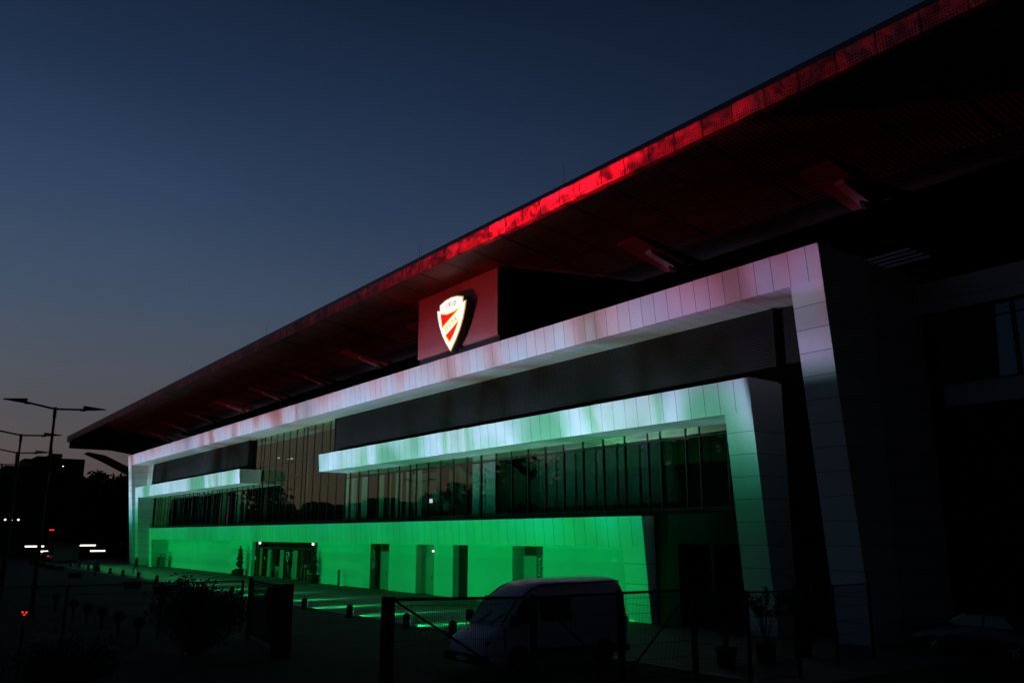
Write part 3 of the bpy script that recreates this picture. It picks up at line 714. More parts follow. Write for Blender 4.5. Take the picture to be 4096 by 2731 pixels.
def wheel(parent, x, y, r, w=.22, hub=galv):
    side = 1 if y > 0 else -1
    mb = MB(); n = 24
    prof = [(r*.62, -w/2), (r*.93, -w/2), (r, -w*.3), (r, w*.3), (r*.93, w/2), (r*.62, w/2)]
    vs = []; kk = len(prof)
    for i in range(n):
        a_ = 2*math.pi*i/n
        for rr, o_ in prof: vs.append((x+rr*math.cos(a_), y+o_, r+rr*math.sin(a_)))
    fs = [(i*kk+j, i*kk+j+1, ((i+1) % n)*kk+j+1, ((i+1) % n)*kk+j) for i in range(n) for j in range(kk-1)]
    mb.add(vs, fs); ty = mb.build('tyre', rubber, parent, True); ty.name = 'wheel'
    rim = MB(); rim.tube((x, y-w*.3, r), (x, y+w*.3, r), r*.25, n=10)
    for i in range(5):
        a_ = 2*math.pi*i/5
        rim.tube((x, y+side*w*.3, r), (x+r*.6*math.cos(a_), y+side*w*.34, r+r*.6*math.sin(a_)), .035, n=6)
    rim.tube((x, y-w*.35, r), (x, y-w*.34+.0, r), r*.6, n=20) if side < 0 else rim.tube((x, y+w*.2, r), (x, y+w*.21, r), r*.6, n=20)
    rim.build('rim', hub, ty)
van = thing('panel_van', 'white high roofed panel van parked behind the mesh gate', 'van', (-21.55, 16.7, 0), R(-90))
st = [(2.70, .38, .86, .80, .74, .10), (2.62, .30, .98, .90, .82, .12), (2.35, .28, 1.10, .96, .86, .10), (2.05, .28, 1.24, .98, .88, .10), (1.98, .28, 1.30, .985, .87, .10),
      (1.45, .28, 1.92, .99, .84, .14), (1.32, .28, 2.04, .99, .83, .16), (1.0, .28, 2.28, .99, .80, .18), (.62, .28, 2.43, .99, .80, .18), (.1, .28, 2.49, .99, .81, .17),
      (-2.3, .28, 2.50, .99, .81, .17), (-2.58, .29, 2.44, .97, .79, .17), (-2.68, .32, 2.30, .95, .77, .17), (-2.72, .42, 2.0, .93, .80, .14)]
loft('body', st, van_paint, van)
gm = MB().quad((2.0, -.80, 1.33), (2.0, .80, 1.33), (1.38, .74, 2.0), (1.38, -.74, 2.0)); 
ws = MB(); ws.hexa([(2.035, -.80, 1.30), (2.035, .80, 1.30), (2.0, .8, 1.28), (2.0, -.8, 1.28), (1.43, -.72, 2.0), (1.43, .72, 2.0), (1.38, .72, 1.98), (1.38, -.72, 1.98)]); ws.build('windscreen', car_glass, van)
for sd in (1, -1):
    def sidepoly(pts, name, m, off=.006):
        mb = MB(); n = len(pts)
        vs = [(x, sd*(yy+off), z) for x, z, yy in pts]+[(x, sd*(yy-.03), z) for x, z, yy in pts]
        mb.add(vs, [tuple(range(n)), tuple(reversed(range(n, 2*n)))]+[(i, (i+1) % n, n+(i+1) % n, n+i) for i in range(n)])
        return mb.build(name, m, van)
    def yy(z): return .995-.0*z if z < 1.4 else .995-(z-1.4)*.135
    def P(x, z): return (x, z, yy(z))
    sidepoly([P(1.86, 1.34), P(.98, 1.34), P(.98, 2.02), P(1.36, 2.02)], 'door_window', car_glass, .02)
    if sd == 1: sidepoly([P(.72, 1.38), P(-.45, 1.38), P(-.45, 2.04), P(.72, 2.04)], 'side_window', sign_black, .02)
    sidepoly([P(.86, .45), P(.84, .45), P(.84, 2.1), P(.86, 2.1)], 'door_seam', black_m, .012)
    sidepoly([P(2.0, .5), P(1.98, .5), P(1.98, 1.3), P(2.0, 1.3)], 'door_seam', black_m, .012)
    sidepoly([P(.86, .42), P(-2.6, .42), P(-2.6, .62), P(.86, .62)], 'rubbing_strip', rubber, .02)
    mr = MB().box(1.72, 1.86, sd*1.02-.0 if sd > 0 else -1.26, sd*1.26 if sd > 0 else -1.02, 1.28, 1.62).build('wing_mirror', rubber, van); bevel(mr, .03)
    h_ = MB(); h_.hexa([(2.64, sd*.48, .72), (2.60, sd*.88, .72), (2.45, sd*.9, .72), (2.5, sd*.5, .72), (2.60, sd*.48, .92), (2.55, sd*.88, .92), (2.4, sd*.9, .92), (2.45, sd*.5, .92)]); h_.build('headlight', galv, van)
    MB().tube((.9, sd*.79, 2.26), (.55, sd*.83, 2.36), .02, n=6).build('roof_gutter', rubber, van)
    MB().tube((.55, sd*.83, 2.36), (-2.5, sd*.84, 2.40), .02, n=6).build('roof_gutter', rubber, van)
    MB().tube((1.36, sd*.80, 1.99), (.9, sd*.79, 2.26), .02, n=6).build('roof_gutter', rubber, van)
    for wx in (1.5, -1.75):
        wheel(van, wx, sd*.90, .33)
        a = MB(); n = 18
        a.prism([(wx+.42*math.cos(math.pi*i/n), .33+.42*math.sin(math.pi*i/n)) for i in range(n+1)], sd*.975, sd*1.003); a.build('wheel_arch', black_m, van)
    MB().box(-2.76, -2.70, sd*.80 if sd > 0 else -.92, sd*.92 if sd > 0 else -.80, 1.0, 1.35).build('tail_light', sign_red, van)
bu = MB().box(2.5, 2.80, -.96, .96, .30, .56).build('front_bumper', rubber, van); bevel(bu, .05)
bu = MB().box(-2.84, -2.66, -.94, .94, .32, .52).build('rear_bumper', rubber, van); bevel(bu, .03)
MB().box(2.802, 2.81, -.26, .26, .38, .49).build('number_plate', letter_m, van)
gr = MB().box(2.60, 2.68, -.42, .42, .72, .86); gr.build('grille', rubber, van)
for sy in (-.35, .3): MB().tube((2.07, sy, 1.3), (1.75, sy+.35, 1.66), .012, n=5).build('wiper', rubber, van)

def car(label, loc, rz, paint=car_paint, lamps=None, tails=None):
    c = thing('parked_car', label, 'car', loc, rz)
    st = [(2.15, .35, .62, .70, .62, .07), (2.05, .25, .74, .82, .70, .09), (1.2, .22, .90, .86, .76, .09), (.95, .22, .94, .87, .77, .08), (.30, .22, 1.34, .87, .60, .12), (.0, .22, 1.42, .87, .58, .13),
          (-.8, .22, 1.42, .87, .58, .13), (-1.35, .22, 1.20, .87, .62, .12), (-1.65, .22, 1.02, .86, .72, .1), (-2.05, .28, .98, .82, .70, .09), (-2.15, .36, .85, .74, .66, .08)]
    loft('body', st, paint, c)
    MB().hexa([(.93, -.64, 1.0), (.93, .64, 1.0), (.88, .64, .99), (.88, -.64, .99), (.36, -.54, 1.33), (.36, .54, 1.33), (.3, .54, 1.31), (.3, -.54, 1.31)]).build('windscreen', car_glass, c)
    for sd in (1, -1):
        for x0, x1, t0, t1 in ((.75, -.35, .28, -.35), (-.42, -1.35, -.42, -1.0)):
            MB().hexa([(x0, sd*.80, .98), (x1, sd*.80, .98), (x1, sd*.84, .98), (x0, sd*.84, .98), (t0, sd*.66, 1.32), (t1, sd*.66, 1.32), (t1, sd*.70, 1.32), (t0, sd*.70, 1.32)]).build('side_window', car_glass, c)
        for wx in (1.32, -1.3): wheel(c, wx, sd*.78, .32, .2)
        MB().box(2.08, 2.16, sd*.45 if sd > 0 else -.72, .72 if sd > 0 else -.45, .58, .70).build('headlight', lamps or galv, c)
        MB().box(-2.17, -2.10, sd*.45 if sd > 0 else -.72, .72 if sd > 0 else -.45, .72, .84).build('tail_light', tails or sign_red, c)
        b_ = MB().box(.62, .78, .9 if sd > 0 else -1.05, 1.05 if sd > 0 else -.9, .95, 1.08).build('wing_mirror', paint, c)
    return c
car('dark hatchback parked by the flank wall, lower right corner', (-14.6, 29.6, 0), R(178))
car('dark car with red tail lights on the far left road', (-148, 21.5, 0), R(160), tails=lamp_red)

# vehicle headlight trails, built as added fixed light bars on legs
def strip(x, y, z, lab, w=2.9):
    t_ = thing('headlight_trail_bar', lab, 'light bar', (x, y, 0), R(8), 'headlight trails built as fixed bars')
    MB().box(-.06, .06, -w/2, w/2, z-.1, z+.1).build('tube', lamp_warm, t_)
    MB().box(-.08, .08, -w/2-.05, w/2+.05, z+.12, z+.2).build('housing', dark_metal, t_)
    for s2 in (-1, 1): MB().tube((-.02, s2*w*.42, 0), (-.02, s2*w*.42, z+.12), .04, n=6).build('leg', dark_metal, t_)
strip(-150, 19.95, 2.16, 'longer white headlight trail as a fixed bar behind the lamp posts, upper left one', 2.6)
strip(-150, 21.2, 1.41, 'short white headlight trail as a fixed bar behind the lamp post, lower left one', 1.3)
strip(-150, 27.3, 2.26, 'upper white headlight trail as a fixed bar near the left pillar of the stand', 2.3)
strip(-150, 28.8, 1.41, 'lower white headlight trail as a fixed bar near the left pillar of the stand', 2.2)

# ---------------------------------------------------------------- twin arm street lamps
def lamp_post():
    t_ = thing('street_lamp', 'x', 'street lamp', (0, 0, 0), 0, 'twin arm street lamps in the car park')
    MB().tube((0, 0, 0), (0, 0, 9.55), .11, .06, n=10).build('pole', pole_m, t_, True)
    MB().tube((0, 0, 9.5), (0, 0, 10.02), .085, n=10).build('collar', dark_metal, t_)
    MB().lathe([(.2, 0), (.2, .05), (.13, .3), (.11, .9), (0, .9)]).build('base', pole_m, t_)
    for sd in (-1, 1):
        tip = 1.25; dz = .22 if sd < 0 else .07
        arm = MB().tube((0, 0, 9.93), (0, sd*tip, 9.93+dz), .05, n=8).build('arm', dark_metal, t_)
        z0 = 9.93+dz; m_ = MB()
        m_.box(-.05, .05, sd*tip-.12, sd*tip+.12, z0-.08, z0+.03)
        y1, y2 = sd*(tip+.02), sd*(tip+1.05)
        m_.hexa([(-.13, y1, z0-.03), (.13, y1, z0-.03), (.04, y2, z0+.06), (-.04, y2, z0+.06), (-.15, y1, z0+.19), (.15, y1, z0+.19), (.04, y2, z0+.11), (-.04, y2, z0+.11)])
        hd = m_.build('lamp_head', dark_metal, t_)
        MB().hexa([(-.09, y1*1.08, z0-.034), (.09, y1*1.08, z0-.034), (.05, sd*(tip+.7), z0+.015), (-.05, sd*(tip+.7), z0+.015),
                   (-.09, y1*1.08, z0-.02), (.09, y1*1.08, z0-.02), (.05, sd*(tip+.7), z0+.03), (-.05, sd*(tip+.7), z0+.03)]).build('lens', galv, hd)
    return t_
lp = lamp_post()
for i, (x, y, l) in enumerate(((-47.75, 6.55, 'nearest and tallest twin arm street lamp against the dusk sky'), (-61.9, 6.75, 'second twin arm street lamp, its right head crossing the nearest pole'),
                               (-75.5, 8.1, 'third twin arm street lamp, left of the second pole'), (-89, 8.5, 'farthest twin arm street lamp at the left edge'))):
    o = lp if i == 0 else copy_tree(lp); o.location = (x, y, 0); o['label'] = l
    o.rotation_euler = (0, 0, R((0, 0, 3, 4)[i]))

# ---------------------------------------------------------------- people
def person(label, loc, rz, joints, edges, scale, top, legs, hair_long):
    me = bpy.data.meshes.new('person')
    names = list(joints); vs = [tuple(c*scale for c in joints[n][:3]) for n in names]
    me.from_pydata(vs, [(names.index(a), names.index(b)) for a, b in edges], [])
    o = bpy.data.objects.new('person', me); C.objects.link(o); o.location = loc; o.rotation_euler = (0, 0, rz)
    md = o.modifiers.new('skin', 'SKIN'); me.materials.append(legs)
    for i, n in enumerate(names):
        r = joints[n][3]*scale; me.skin_vertices[0].data[i].radius = (r, r*joints[n][4] if len(joints[n]) > 4 else r)
    me.skin_vertices[0].data[names.index('pelvis')].use_root = True
    md2 = o.modifiers.new('sub', 'SUBSURF'); md2.levels = 1; md2.render_levels = 1
    tag(o, label, 'person')
    hp = Vector(joints['head'][:3])*scale
    hm = MB().lathe([(0, .135*scale), (.07*scale, .12*scale), (.105*scale, .05*scale), (.108*scale, -.02*scale), (.09*scale, -.08*scale)]+([(.06*scale, -.3*scale), (0, -.34*scale)] if hair_long else []), (hp.x-.025*scale, hp.y, hp.z+.01), n=12)
    h_ = hm.build('hair', hair_m, o, True)
    nose = MB().tube((hp.x+.08*scale, 0, hp.z+.01), (hp.x+.115*scale, 0, hp.z-.02), .014*scale, .018*scale, 6); nose.build('nose', skin_m, o)
    for s2 in (-1, 1):
        MB().tube((hp.x+.085*scale, s2*.035*scale, hp.z+.025), (hp.x+.095*scale, s2*.035*scale, hp.z+.025), .012*scale, n=6).build('eye', cloth_dark, o)
    tp = Vector(joints['chest'][:3])*scale
    t2 = MB().lathe([(.02, .30*scale), (.10*scale, .28*scale), (.19*scale, .16*scale), (.18*scale, 0), (.155*scale, -.16*scale), (.185*scale, -.34*scale), (.19*scale, -.36*scale)], (tp.x, tp.y, tp.z), n=14)
    t2.build('jacket', top, o, True)
    return o
def skeleton(stride, arm):
    J = {'pelvis': (0, 0, .93, .15), 'waist': (0, 0, 1.08, .13), 'chest': (0, 0, 1.26, .15), 'neck0': (.01, 0, 1.44, .07), 'neck': (.02, 0, 1.50, .055), 'head': (.03, 0, 1.62, .10), 'crown': (.03, 0, 1.70, .07)}
    E_ = [('pelvis', 'waist'), ('waist', 'chest'), ('chest', 'neck0'), ('neck0', 'neck'), ('neck', 'head'), ('head', 'crown')]
    for s2, n in ((1, 'l'), (-1, 'r')):
        f = stride*s2
        J['hip'+n] = (0, s2*.10, .88, .095); J['knee'+n] = (f*.5+.03, s2*.10, .50, .06); J['ank'+n] = (f-.02, s2*.10, .08, .042); J['toe'+n] = (f+.14, s2*.11, .035, .035)
        J['sh'+n] = (0, s2*.18, 1.40, .06); J['el'+n] = (-f*arm*.5, s2*.24, 1.13, .042); J['wr'+n] = (-f*arm+.03, s2*.25, .90, .028); J['palm'+n] = (-f*arm+.04, s2*.25, .82, .035)
        E_ += [('pelvis', 'hip'+n), ('hip'+n, 'knee'+n), ('knee'+n, 'ank'+n), ('ank'+n, 'toe'+n), ('neck0', 'sh'+n), ('sh'+n, 'el'+n), ('el'+n, 'wr'+n), ('wr'+n, 'palm'+n)]
        for k_ in range(4):
            a_ = 'f%s%d' % (n, k_); J[a_] = (-f*arm+.01+k_*.022, s2*.25, .775, .009); J[a_+'t'] = (-f*arm+.015+k_*.022, s2*.243, .735+abs(k_-1.5)*.006, .008)
            E_ += [('palm'+n, a_), (a_, a_+'t')]
        J['th'+n] = (-f*arm+.09, s2*.24, .80, .010); J['th2'+n] = (-f*arm+.105, s2*.235, .77, .009); E_ += [('palm'+n, 'th'+n), ('th'+n, 'th2'+n)]
    return J, E_
J, E_ = skeleton(.26, .6)
person('person with long dark hair striding past the left pillar', (-94.7, 21.9, 0), R(215), J, E_, .93, cloth_dark, cloth_grey, True)
J, E_ = skeleton(.05, .5)
person('person standing on the dark forecourt left of the walker', (-90.2, 17.3, 0), R(-40), J, E_, .93, cloth_dark, cloth_dark, False)

# ---------------------------------------------------------------- plants
def leaves(n, gen, size, rnd, m, name, parent):
    mb = MB()
    for i in range(n):
        p_ = Vector(gen(i)); s2 = size*rnd.uniform(.6, 1.4)
        u = Vector((rnd.gauss(0, 1), rnd.gauss(0, 1), rnd.gauss(0, 1))).normalized(); v_ = u.orthogonal().normalized()*s2*.5; u = u*s2
        mb.add([p_-u, p_+v_, p_+u, p_-v_], [(0, 1, 2, 3)])
    return mb.build(name, m, parent)
def tree(name, label, loc, h, r, rnd, n=1600, leaf=.35, clumps=14, group=None, trunkz=.35, cat='tree', conic=False):
    t_ = thing(name, label, cat, loc, 0, group)
    mb = MB(); mb.tube((0, 0, 0), (rnd.uniform(-.1, .1)*r, 0, h*trunkz), .035*h*.6, .02*h*.6, 8)
    cl = []
    for i in range(clumps):
        f = (i+.5)/clumps; z = h*(trunkz+(1-trunkz)*f*.92); rr = r*(1-f)**.6 if conic else r*math.sin(math.pi*(.18+.72*f))
        an = i*2.4+rnd.uniform(-.5, .5); d = rr*rnd.uniform(.15, .75)
        c_ = Vector((d*math.cos(an), d*math.sin(an), z)); cl.append((c_, rr*rnd.uniform(.28, .5)+.08*r))
        mb.tube((0, 0, h*trunkz*rnd.uniform(.7, 1)), c_, .012*h*.5, .004*h*.5, 5)
    mb.build('trunk', bark, t_, True)
    def gen(i):
        c_, q = cl[rnd.randrange(len(cl))]
        d = Vector((rnd.gauss(0, 1), rnd.gauss(0, 1), rnd.gauss(0, .8))); return c_+d*q*.55
    leaves(n, gen, leaf, rnd, leafdark, 'crown', t_)
    return t_
rnd = random.Random(11)
# far trees behind the car park on the left
ftree = []
for i in range(4):
    ftree.append((tree('background_tree', 'x', (0, 0, 0), 16, 5.5, rnd, 1700, .55, 16, 'dark trees behind the car park', .2, conic=(i == 3))))
pos = [(-205, 14), (-200, 18.5), (-212, 23), (-196, 27.5), (-206, 31), (-190, 34), (-200, 37.2), (-194, 40.2), (-203, 43), (-188, 45.5), (-199, 48), (-210, 36), (-186, 31), (-214, 29), (-186, 39), (-188, 22), (-192, 15)]
tops = [16.4, 16.9, 15.5, 15.6, 15.8, 15.3, 17.2, 16.2, 17.6, 16.4, 17.2, 16.0, 13, 14, 14, 13.5, 14]
words = ['leftmost at the photo edge', 'left of the second lamp post', 'behind the second lamp post', 'between the two nearest lamp posts', 'in front of the apartment block', 'right foot of the apartment block', 'just right of the apartment block', 'below the far roof tip', 'below the thin far roof wing', 'left of the stand pillar', 'touching the stand pillar', 'behind the others right of the block', 'low one in front of the block', 'behind the block foot', 'low one right of the block', 'low one near the second lamp', 'low one at the left edge']
for i, (x, y) in enumerate(pos):
    o = ftree[i] if i < 4 else copy_tree(ftree[i % 4])
    s2 = tops[i]/16; o.location = (x, y, 0); o.scale = (s2*1.15, s2*1.15, s2); o.rotation_euler = (0, 0, i*1.3)
    o['label'] = 'dark bushy background tree, '+words[i]
# trees across the road that the glass reflects
for i, (x, y, s2) in enumerate(((-62, -18, 1.05), (-72, -20, 1.0), (-82, -17, 1.1), (-93, -21, 1.05), (-103, -18, .95), (-112, -22, 1.0), (-124, -19, .8), (-134, -22, .65), (-54, -20, .9), (-88, -30, 1.1), (-108, -32, 1.1),
                                (-150, -60, .8), (-172, -75, .9), (-195, -80, .75), (-220, -90, .9), (-250, -100, 1.0), (-68, -30, 1.1), (-46, -24, 1.0),
                                (-238, -16, 1.3), (-252, -20, 1.35), (-266, -14, 1.3), (-280, -22, 1.4), (-295, -16, 1.4), (-312, -24, 1.5), (-330, -18, 1.5), (-350, -28, 1.6), (-226, -24, 1.15))):
    o = copy_tree(ftree[i % 4]); o.location = (x, y, 0); o.scale = (s2*1.3, s2*1.3, s2); o.rotation_euler = (0, 0, i*.9)
    o['label'] = 'tree across the road, out of frame, mirrored in the glass'; o['group'] = 'trees across the road'
hm = MB(); rr2 = random.Random(2)
prev = None; pts = []
for i in range(240):
    x = -900+i*5; pts.append((x, 23.0+2.6*math.sin(i*.35)+1.6*math.sin(i*.9+1)+rr2.uniform(0, 2.5)))
hm.prism([(pts[0][0], -.5)]+pts+[(pts[-1][0], -.5)], -215, -200)
tag(hm.build('hills', leafdark), kind='structure')
# planted shrub in the foreground and hedge
rs = random.Random(21)
def shrub(label, loc, w, d, h, n, leaf, name='leafy_shrub'):
    t_ = thing(name, label, 'shrub', loc)
    mb = MB(); tips = []
    for i in range(16):
        an = rs.uniform(0, 6.28); q = rs.uniform(.2, 1)
        tp = Vector((w*q*math.cos(an)*.5, d*q*math.sin(an)*.5, h*(1-.35*q*q)*rs.uniform(.75, 1))); tips.append(tp)
        mb.tube((rs.uniform(-.1, .1), rs.uniform(-.1, .1), 0), tp, .02, .006, 5)
    mb.build('stem', bark, t_)
    def gen(i):
        tp = tips[rs.randrange(len(tips))]; f = rs.random()**.5
        return Vector((tp.x*f, tp.y*f, tp.z*f))+Vector((rs.gauss(0, .16), rs.gauss(0, .16), rs.gauss(0, .13)))*w*.4
    leaves(n, gen, leaf, rs, leafdark, 'foliage', t_)
shrub('spreading leafy shrub behind the left mesh fence', (-30, 9.0, 0), 3.0, 3.6, 2.5, 6500, .05)
shrub('low dark shrub in the lower left corner', (-24, 4.2, 0), 3.4, 2.6, 1.2, 3600, .05)
# potted plants right of the gate
def potted(label, loc, h, w, n, leaf=.12, name='potted_plant'):
    t_ = thing(name, label, 'potted plant', loc, rs.uniform(0, 3), 'potted shrubs by the gate')
    MB().lathe([(0, 0), (.26, 0), (.31, .46), (.34, .5), (.34, .54), (.28, .54), (.26, .48), (0, .48)], n=18).build('pot', clay, t_, True)
    mb = MB(); tips = []
    for i in range(13):
        an = rs.uniform(0, 6.28); q = rs.uniform(.15, 1); mid = Vector((w*.2*q*math.cos(an), w*.2*q*math.sin(an), .5+(h-.5)*.45)); tp = Vector((w*.5*q*math.cos(an), w*.5*q*math.sin(an), h*(1-.4*q)*rs.uniform(.8, 1)))
        mb.tube((0, 0, .48), mid, .016, .011, 5); mb.tube(mid, tp, .011, .005, 5); tips.append((mid, tp))
    mb.build('stem', bark, t_)
    m2 = MB()
    for i in range(n):
        a_, b_ = tips[rs.randrange(len(tips))]; f = rs.random()**.6; p_ = a_.lerp(b_, f)
        if i % 3 == 0: c_ = p_
        else:
            an = rs.uniform(0, 6.28); c_ = p_
        an = rs.uniform(0, 6.28); el = rs.uniform(-.5, 1.0); d_ = Vector((math.cos(an)*math.cos(el), math.sin(an)*math.cos(el), math.sin(el)))
        s2 = leaf*rs.uniform(.7, 1.3); sd = d_.cross(Vector((0, 0, 1))).normalized()*s2*.16
        m2.add([c_, c_+d_*s2*.5+sd, c_+d_*s2, c_+d_*s2*.5-sd], [(0, 1, 2, 3)])
    m2.build('foliage', leafdark, t_)
potted('middle potted shrub with narrow leaves in front of the green pillar', (-17.85, 22.6, 0), 2.45, 1.9, 620, .2)
potted('right potted shrub between the two leaning pillars', (-18.05, 24.7, 0), 2.9, 1.7, 620, .2)
potted('left low potted plant in front of the dark garage', (-18.05, 21.0, 0), 1.5, 1.1, 260, .16)
# topiary cloud trees at the entrance
def topiary(label, loc):
    t_ = thing('topiary_tree', label, 'topiary', loc, 0, 'topiary trees flanking the entrance')
    MB().lathe([(0, 0), (.42, 0), (.46, .62), (.46, .66), (.4, .66), (.38, .6), (0, .6)], n=18).build('pot', clay, t_, True)
    mb = MB().tube((0, 0, .6), (0, 0, 2.5), .035, .02, 6); balls = [(0, 0, 2.35, .22), (0, 0, 1.95, .27), (-.38, 0, 1.62, .2), (.36, .0, 1.68, .22), (0, .05, 1.45, .24), (-.42, 0, 1.12, .23), (.40, 0, 1.2, .22), (-.12, 0, .98, .24), (.36, 0, .86, .2)]
    for bx_, by_, bz_, br_ in balls: mb.tube((0, 0, bz_-.2), (bx_, by_, bz_), .018, n=5)
    mb.build('trunk', bark, t_)
    def gen(i):
        q = balls[rs.randrange(len(balls))]; d_ = Vector((rs.gauss(0, 1), rs.gauss(0, 1), rs.gauss(0, 1))).normalized()*q[3]*rs.uniform(.6, 1)
        return Vector(q[:3])+d_
    mm = MB()
    def gen2(i): return (rs.gauss(0, .03), rs.gauss(0, .03), 2.45+rs.random()*.35)
    lv = leaves(2400, gen, .05, rs, leafdark, 'foliage', t_)
    leaves(120, gen2, .05, rs, leafdark, 'top_tuft', t_)
topiary('clipped cloud topiary in a tall pot left of the entrance', (-84.9, 29.1, 0))
topiary('clipped cloud topiary in a pot right of the entrance', (-68.0, 29.35, 0))
ps = MB(); ps.hexa([(-.35, -.2, 0), (.35, -.2, 0), (.35, .2, 0), (-.35, .2, 0), (-.1, -.15, .5), (.3, -.15, .5), (.3, .15, .5), (-.1, .15, .5)])
o = ps.build('stone_block', dark_panel); o.location = (-86.1, 29.0, 0); tag(o, 'dark wedge shaped block left of the topiary pot', 'block')

# small forecourt furniture
t_ = thing('litter_bin', 'dark litter bin with a flat raised lid near the left pillar', 'bin', (-112.6, 28.9, 0))
MB().box(-.62, .45, -.35, .35, 0, 1.2).build('body', black_m, t_); MB().box(.45, .68, -.3, .3, 0, 1.28).build('side_panel', galv, t_)
l_ = MB().tube((-.35, 0, 1.2), (-.35, 0, 1.5), .05, n=6); l_.box(-.6, .75, -.3, .3, 1.5, 1.55); l_.build('lid', black_m, t_)
t_ = thing('ash_bollard', 'slim shiny steel ashtray post at the foot of the wall', 'ashtray post', (-62.9, 29.3, 0))
MB().tube((0, 0, 0), (0, 0, 1.15), .09, n=14).build('post', galv, t_, True); MB().tube((.0, 0, 1.152), (0, 0, 1.2), .1, n=14).build('cap', dark_metal, t_, True)
for i, (x, y, l) in enumerate(((-69.8, 16.0, 'planter tub behind the walking person'), (-62.1, 16.2, 'planter tub left of the leafy shrub'), (-46.4, 15.2, 'planter tub right of the leafy shrub'), (-88.6, 15.3, 'planter tub left of the standing person'),
                             (-109.1, 17.1, 'planter tub third from the left'), (-113.6, 16.9, 'planter tub second from the left'), (-121.5, 17.1, 'planter tub beside the nearest lamp post'), (-134.6, 17.9, 'farthest planter tub on the left'))):
    if i == 0:
        tub0 = t_ = thing('planter_tub', l, 'planter', (x, y, 0), 0, 'square planter tubs in a row')
        b_ = MB().hexa([(-.4, -.5, 0), (.4, -.5, 0), (.4, .5, 0), (-.4, .5, 0), (-.45, -.55, .5), (.45, -.55, .5), (.45, .55, .5), (-.45, .55, .5)]).build('tub', clay, t_); bevel(b_, .05)
        rl = MB(); rl.tube((.4, -.5, .47), (.4, -.5, .72), .015, n=6); rl.tube((.4, .5, .47), (.4, .5, .72), .015, n=6); rl.tube((.4, -.52, .72), (.4, .52, .72), .018, n=6); rl.build('rail', galv, t_)
    else:
        t_ = copy_tree(tub0); t_.location = (x, y, 0); t_['label'] = l
# garden spotlights in the near left
wordsp = ['farthest in the row', 'second farthest', 'third farthest', 'third from the fence end', 'second nearest, catching a white glint', 'nearest, catching a white glint']
for i, (x, y) in enumerate(((-51.5, 8.15), (-45.7, 8.0), (-42.8, 8.05), (-40.2, 8.15), (-37.4, 8.2), (-34.4, 8.25))):
    if i == 0:
        sp0 = t_ = thing('round_head_post', 'short dark post with a round head, '+wordsp[i], 'post', (x, y, 0), 0, 'short round headed posts behind the left fence')
        MB().tube((0, 0, 0), (0, 0, .55), .05, .07, 10).build('post', black_m, t_, True)
        MB().lathe([(0, .5), (.10, .52), (.19, .60), (.21, .72), (.17, .84), (.1, .90), (0, .91)], n=18).build('head', black_m, t_, True)
        gl_ = MB().tube((.13, .12, .84), (.18, .13, .72), .014, .006, 6).build('glint_sliver', glint_metal, t_)  # shiny sliver put in for the glint of a white lamp
    else:
        t_ = copy_tree(sp0); t_.location = (x, y, 0); t_['label'] = 'short dark post with a round head, '+wordsp[i]

# ---------------------------------------------------------------- mesh fences
wire_m = mat('fence_wire', (.045, .05, .05), .5, .5)
def mesh_panel(p0, p1, z0, z1, parent, wire=.05, cross=.4):
    p0 = Vector((*p0, 0)); p1 = Vector((*p1, 0)); d = p1-p0; Ln = d.length; d.normalize(); m_ = MB()
    n = int(Ln/wire)
    nrm = Vector((-d.y, d.x, 0))*.0035
    for i in range(n+1):
        c_ = p0+d*(Ln*i/n); w_ = d*.0035
        m_.add([c_-w_+nrm+Vector((0, 0, z0)), c_+w_+nrm+Vector((0, 0, z0)), c_+w_-nrm+Vector((0, 0, z0)), c_-w_-nrm+Vector((0, 0, z0)),
                c_-w_+nrm+Vector((0, 0, z1)), c_+w_+nrm+Vector((0, 0, z1)), c_+w_-nrm+Vector((0, 0, z1)), c_-w_-nrm+Vector((0, 0, z1))], [(0, 1, 5, 4), (1, 2, 6, 5), (2, 3, 7, 6), (3, 0, 4, 7)])
    z = z0+.02
    while z < z1:
        m_.tube((p0.x, p0.y, z), (p1.x, p1.y, z), .007, n=4); z += cross
    return m_.build('wire_mesh', wire_m, parent)
def gate(label, p0, p1, H, brace=1, post=.09, group='mesh gate leaves'):
    t_ = thing('mesh_gate', label, 'gate', (0, 0, 0), 0, group)
    a = Vector((*p0, 0)); b_ = Vector((*p1, 0)); m_ = MB()
    m_.tube(a+Vector((0, 0, .12)), b_+Vector((0, 0, .12)), .035, n=8); m_.tube(a+Vector((0, 0, H)), b_+Vector((0, 0, H)), .035, n=8)
    m_.tube(a+Vector((0, 0, .1)), a+Vector((0, 0, H)), .035, n=8); m_.tube(b_+Vector((0, 0, .1)), b_+Vector((0, 0, H)), .035, n=8)
    m_.build('gate_frame', wire_m, t_)
    if brace: MB().tube(a+Vector((0, 0, H if brace > 0 else .15)), b_+Vector((0, 0, .15 if brace > 0 else H)), .028, n=8).build('brace', wire_m, t_)
    mesh_panel(p0, p1, .13, H-.02, t_)
    for k_, q in enumerate((a,)):
        MB().box(q.x-post, q.x+post, q.y-post-.12, q.y+post-.12, 0, H+.08).build('gate_post', dark_metal, t_)
    return t_
gate('mesh gate leaf between the thick left post and the van nose', (-19.0, 10.28), (-17.6, 13.4), 2.3, 1, .12)
gate('mesh gate leaf in front of the van side with a falling brace', (-17.57, 13.5), (-17.52, 16.2), 2.3, 1, .04)
gate('mesh gate leaf behind the van tail with a rising brace', (-17.5, 16.35), (-17.42, 18.9), 2.3, -1, .04)
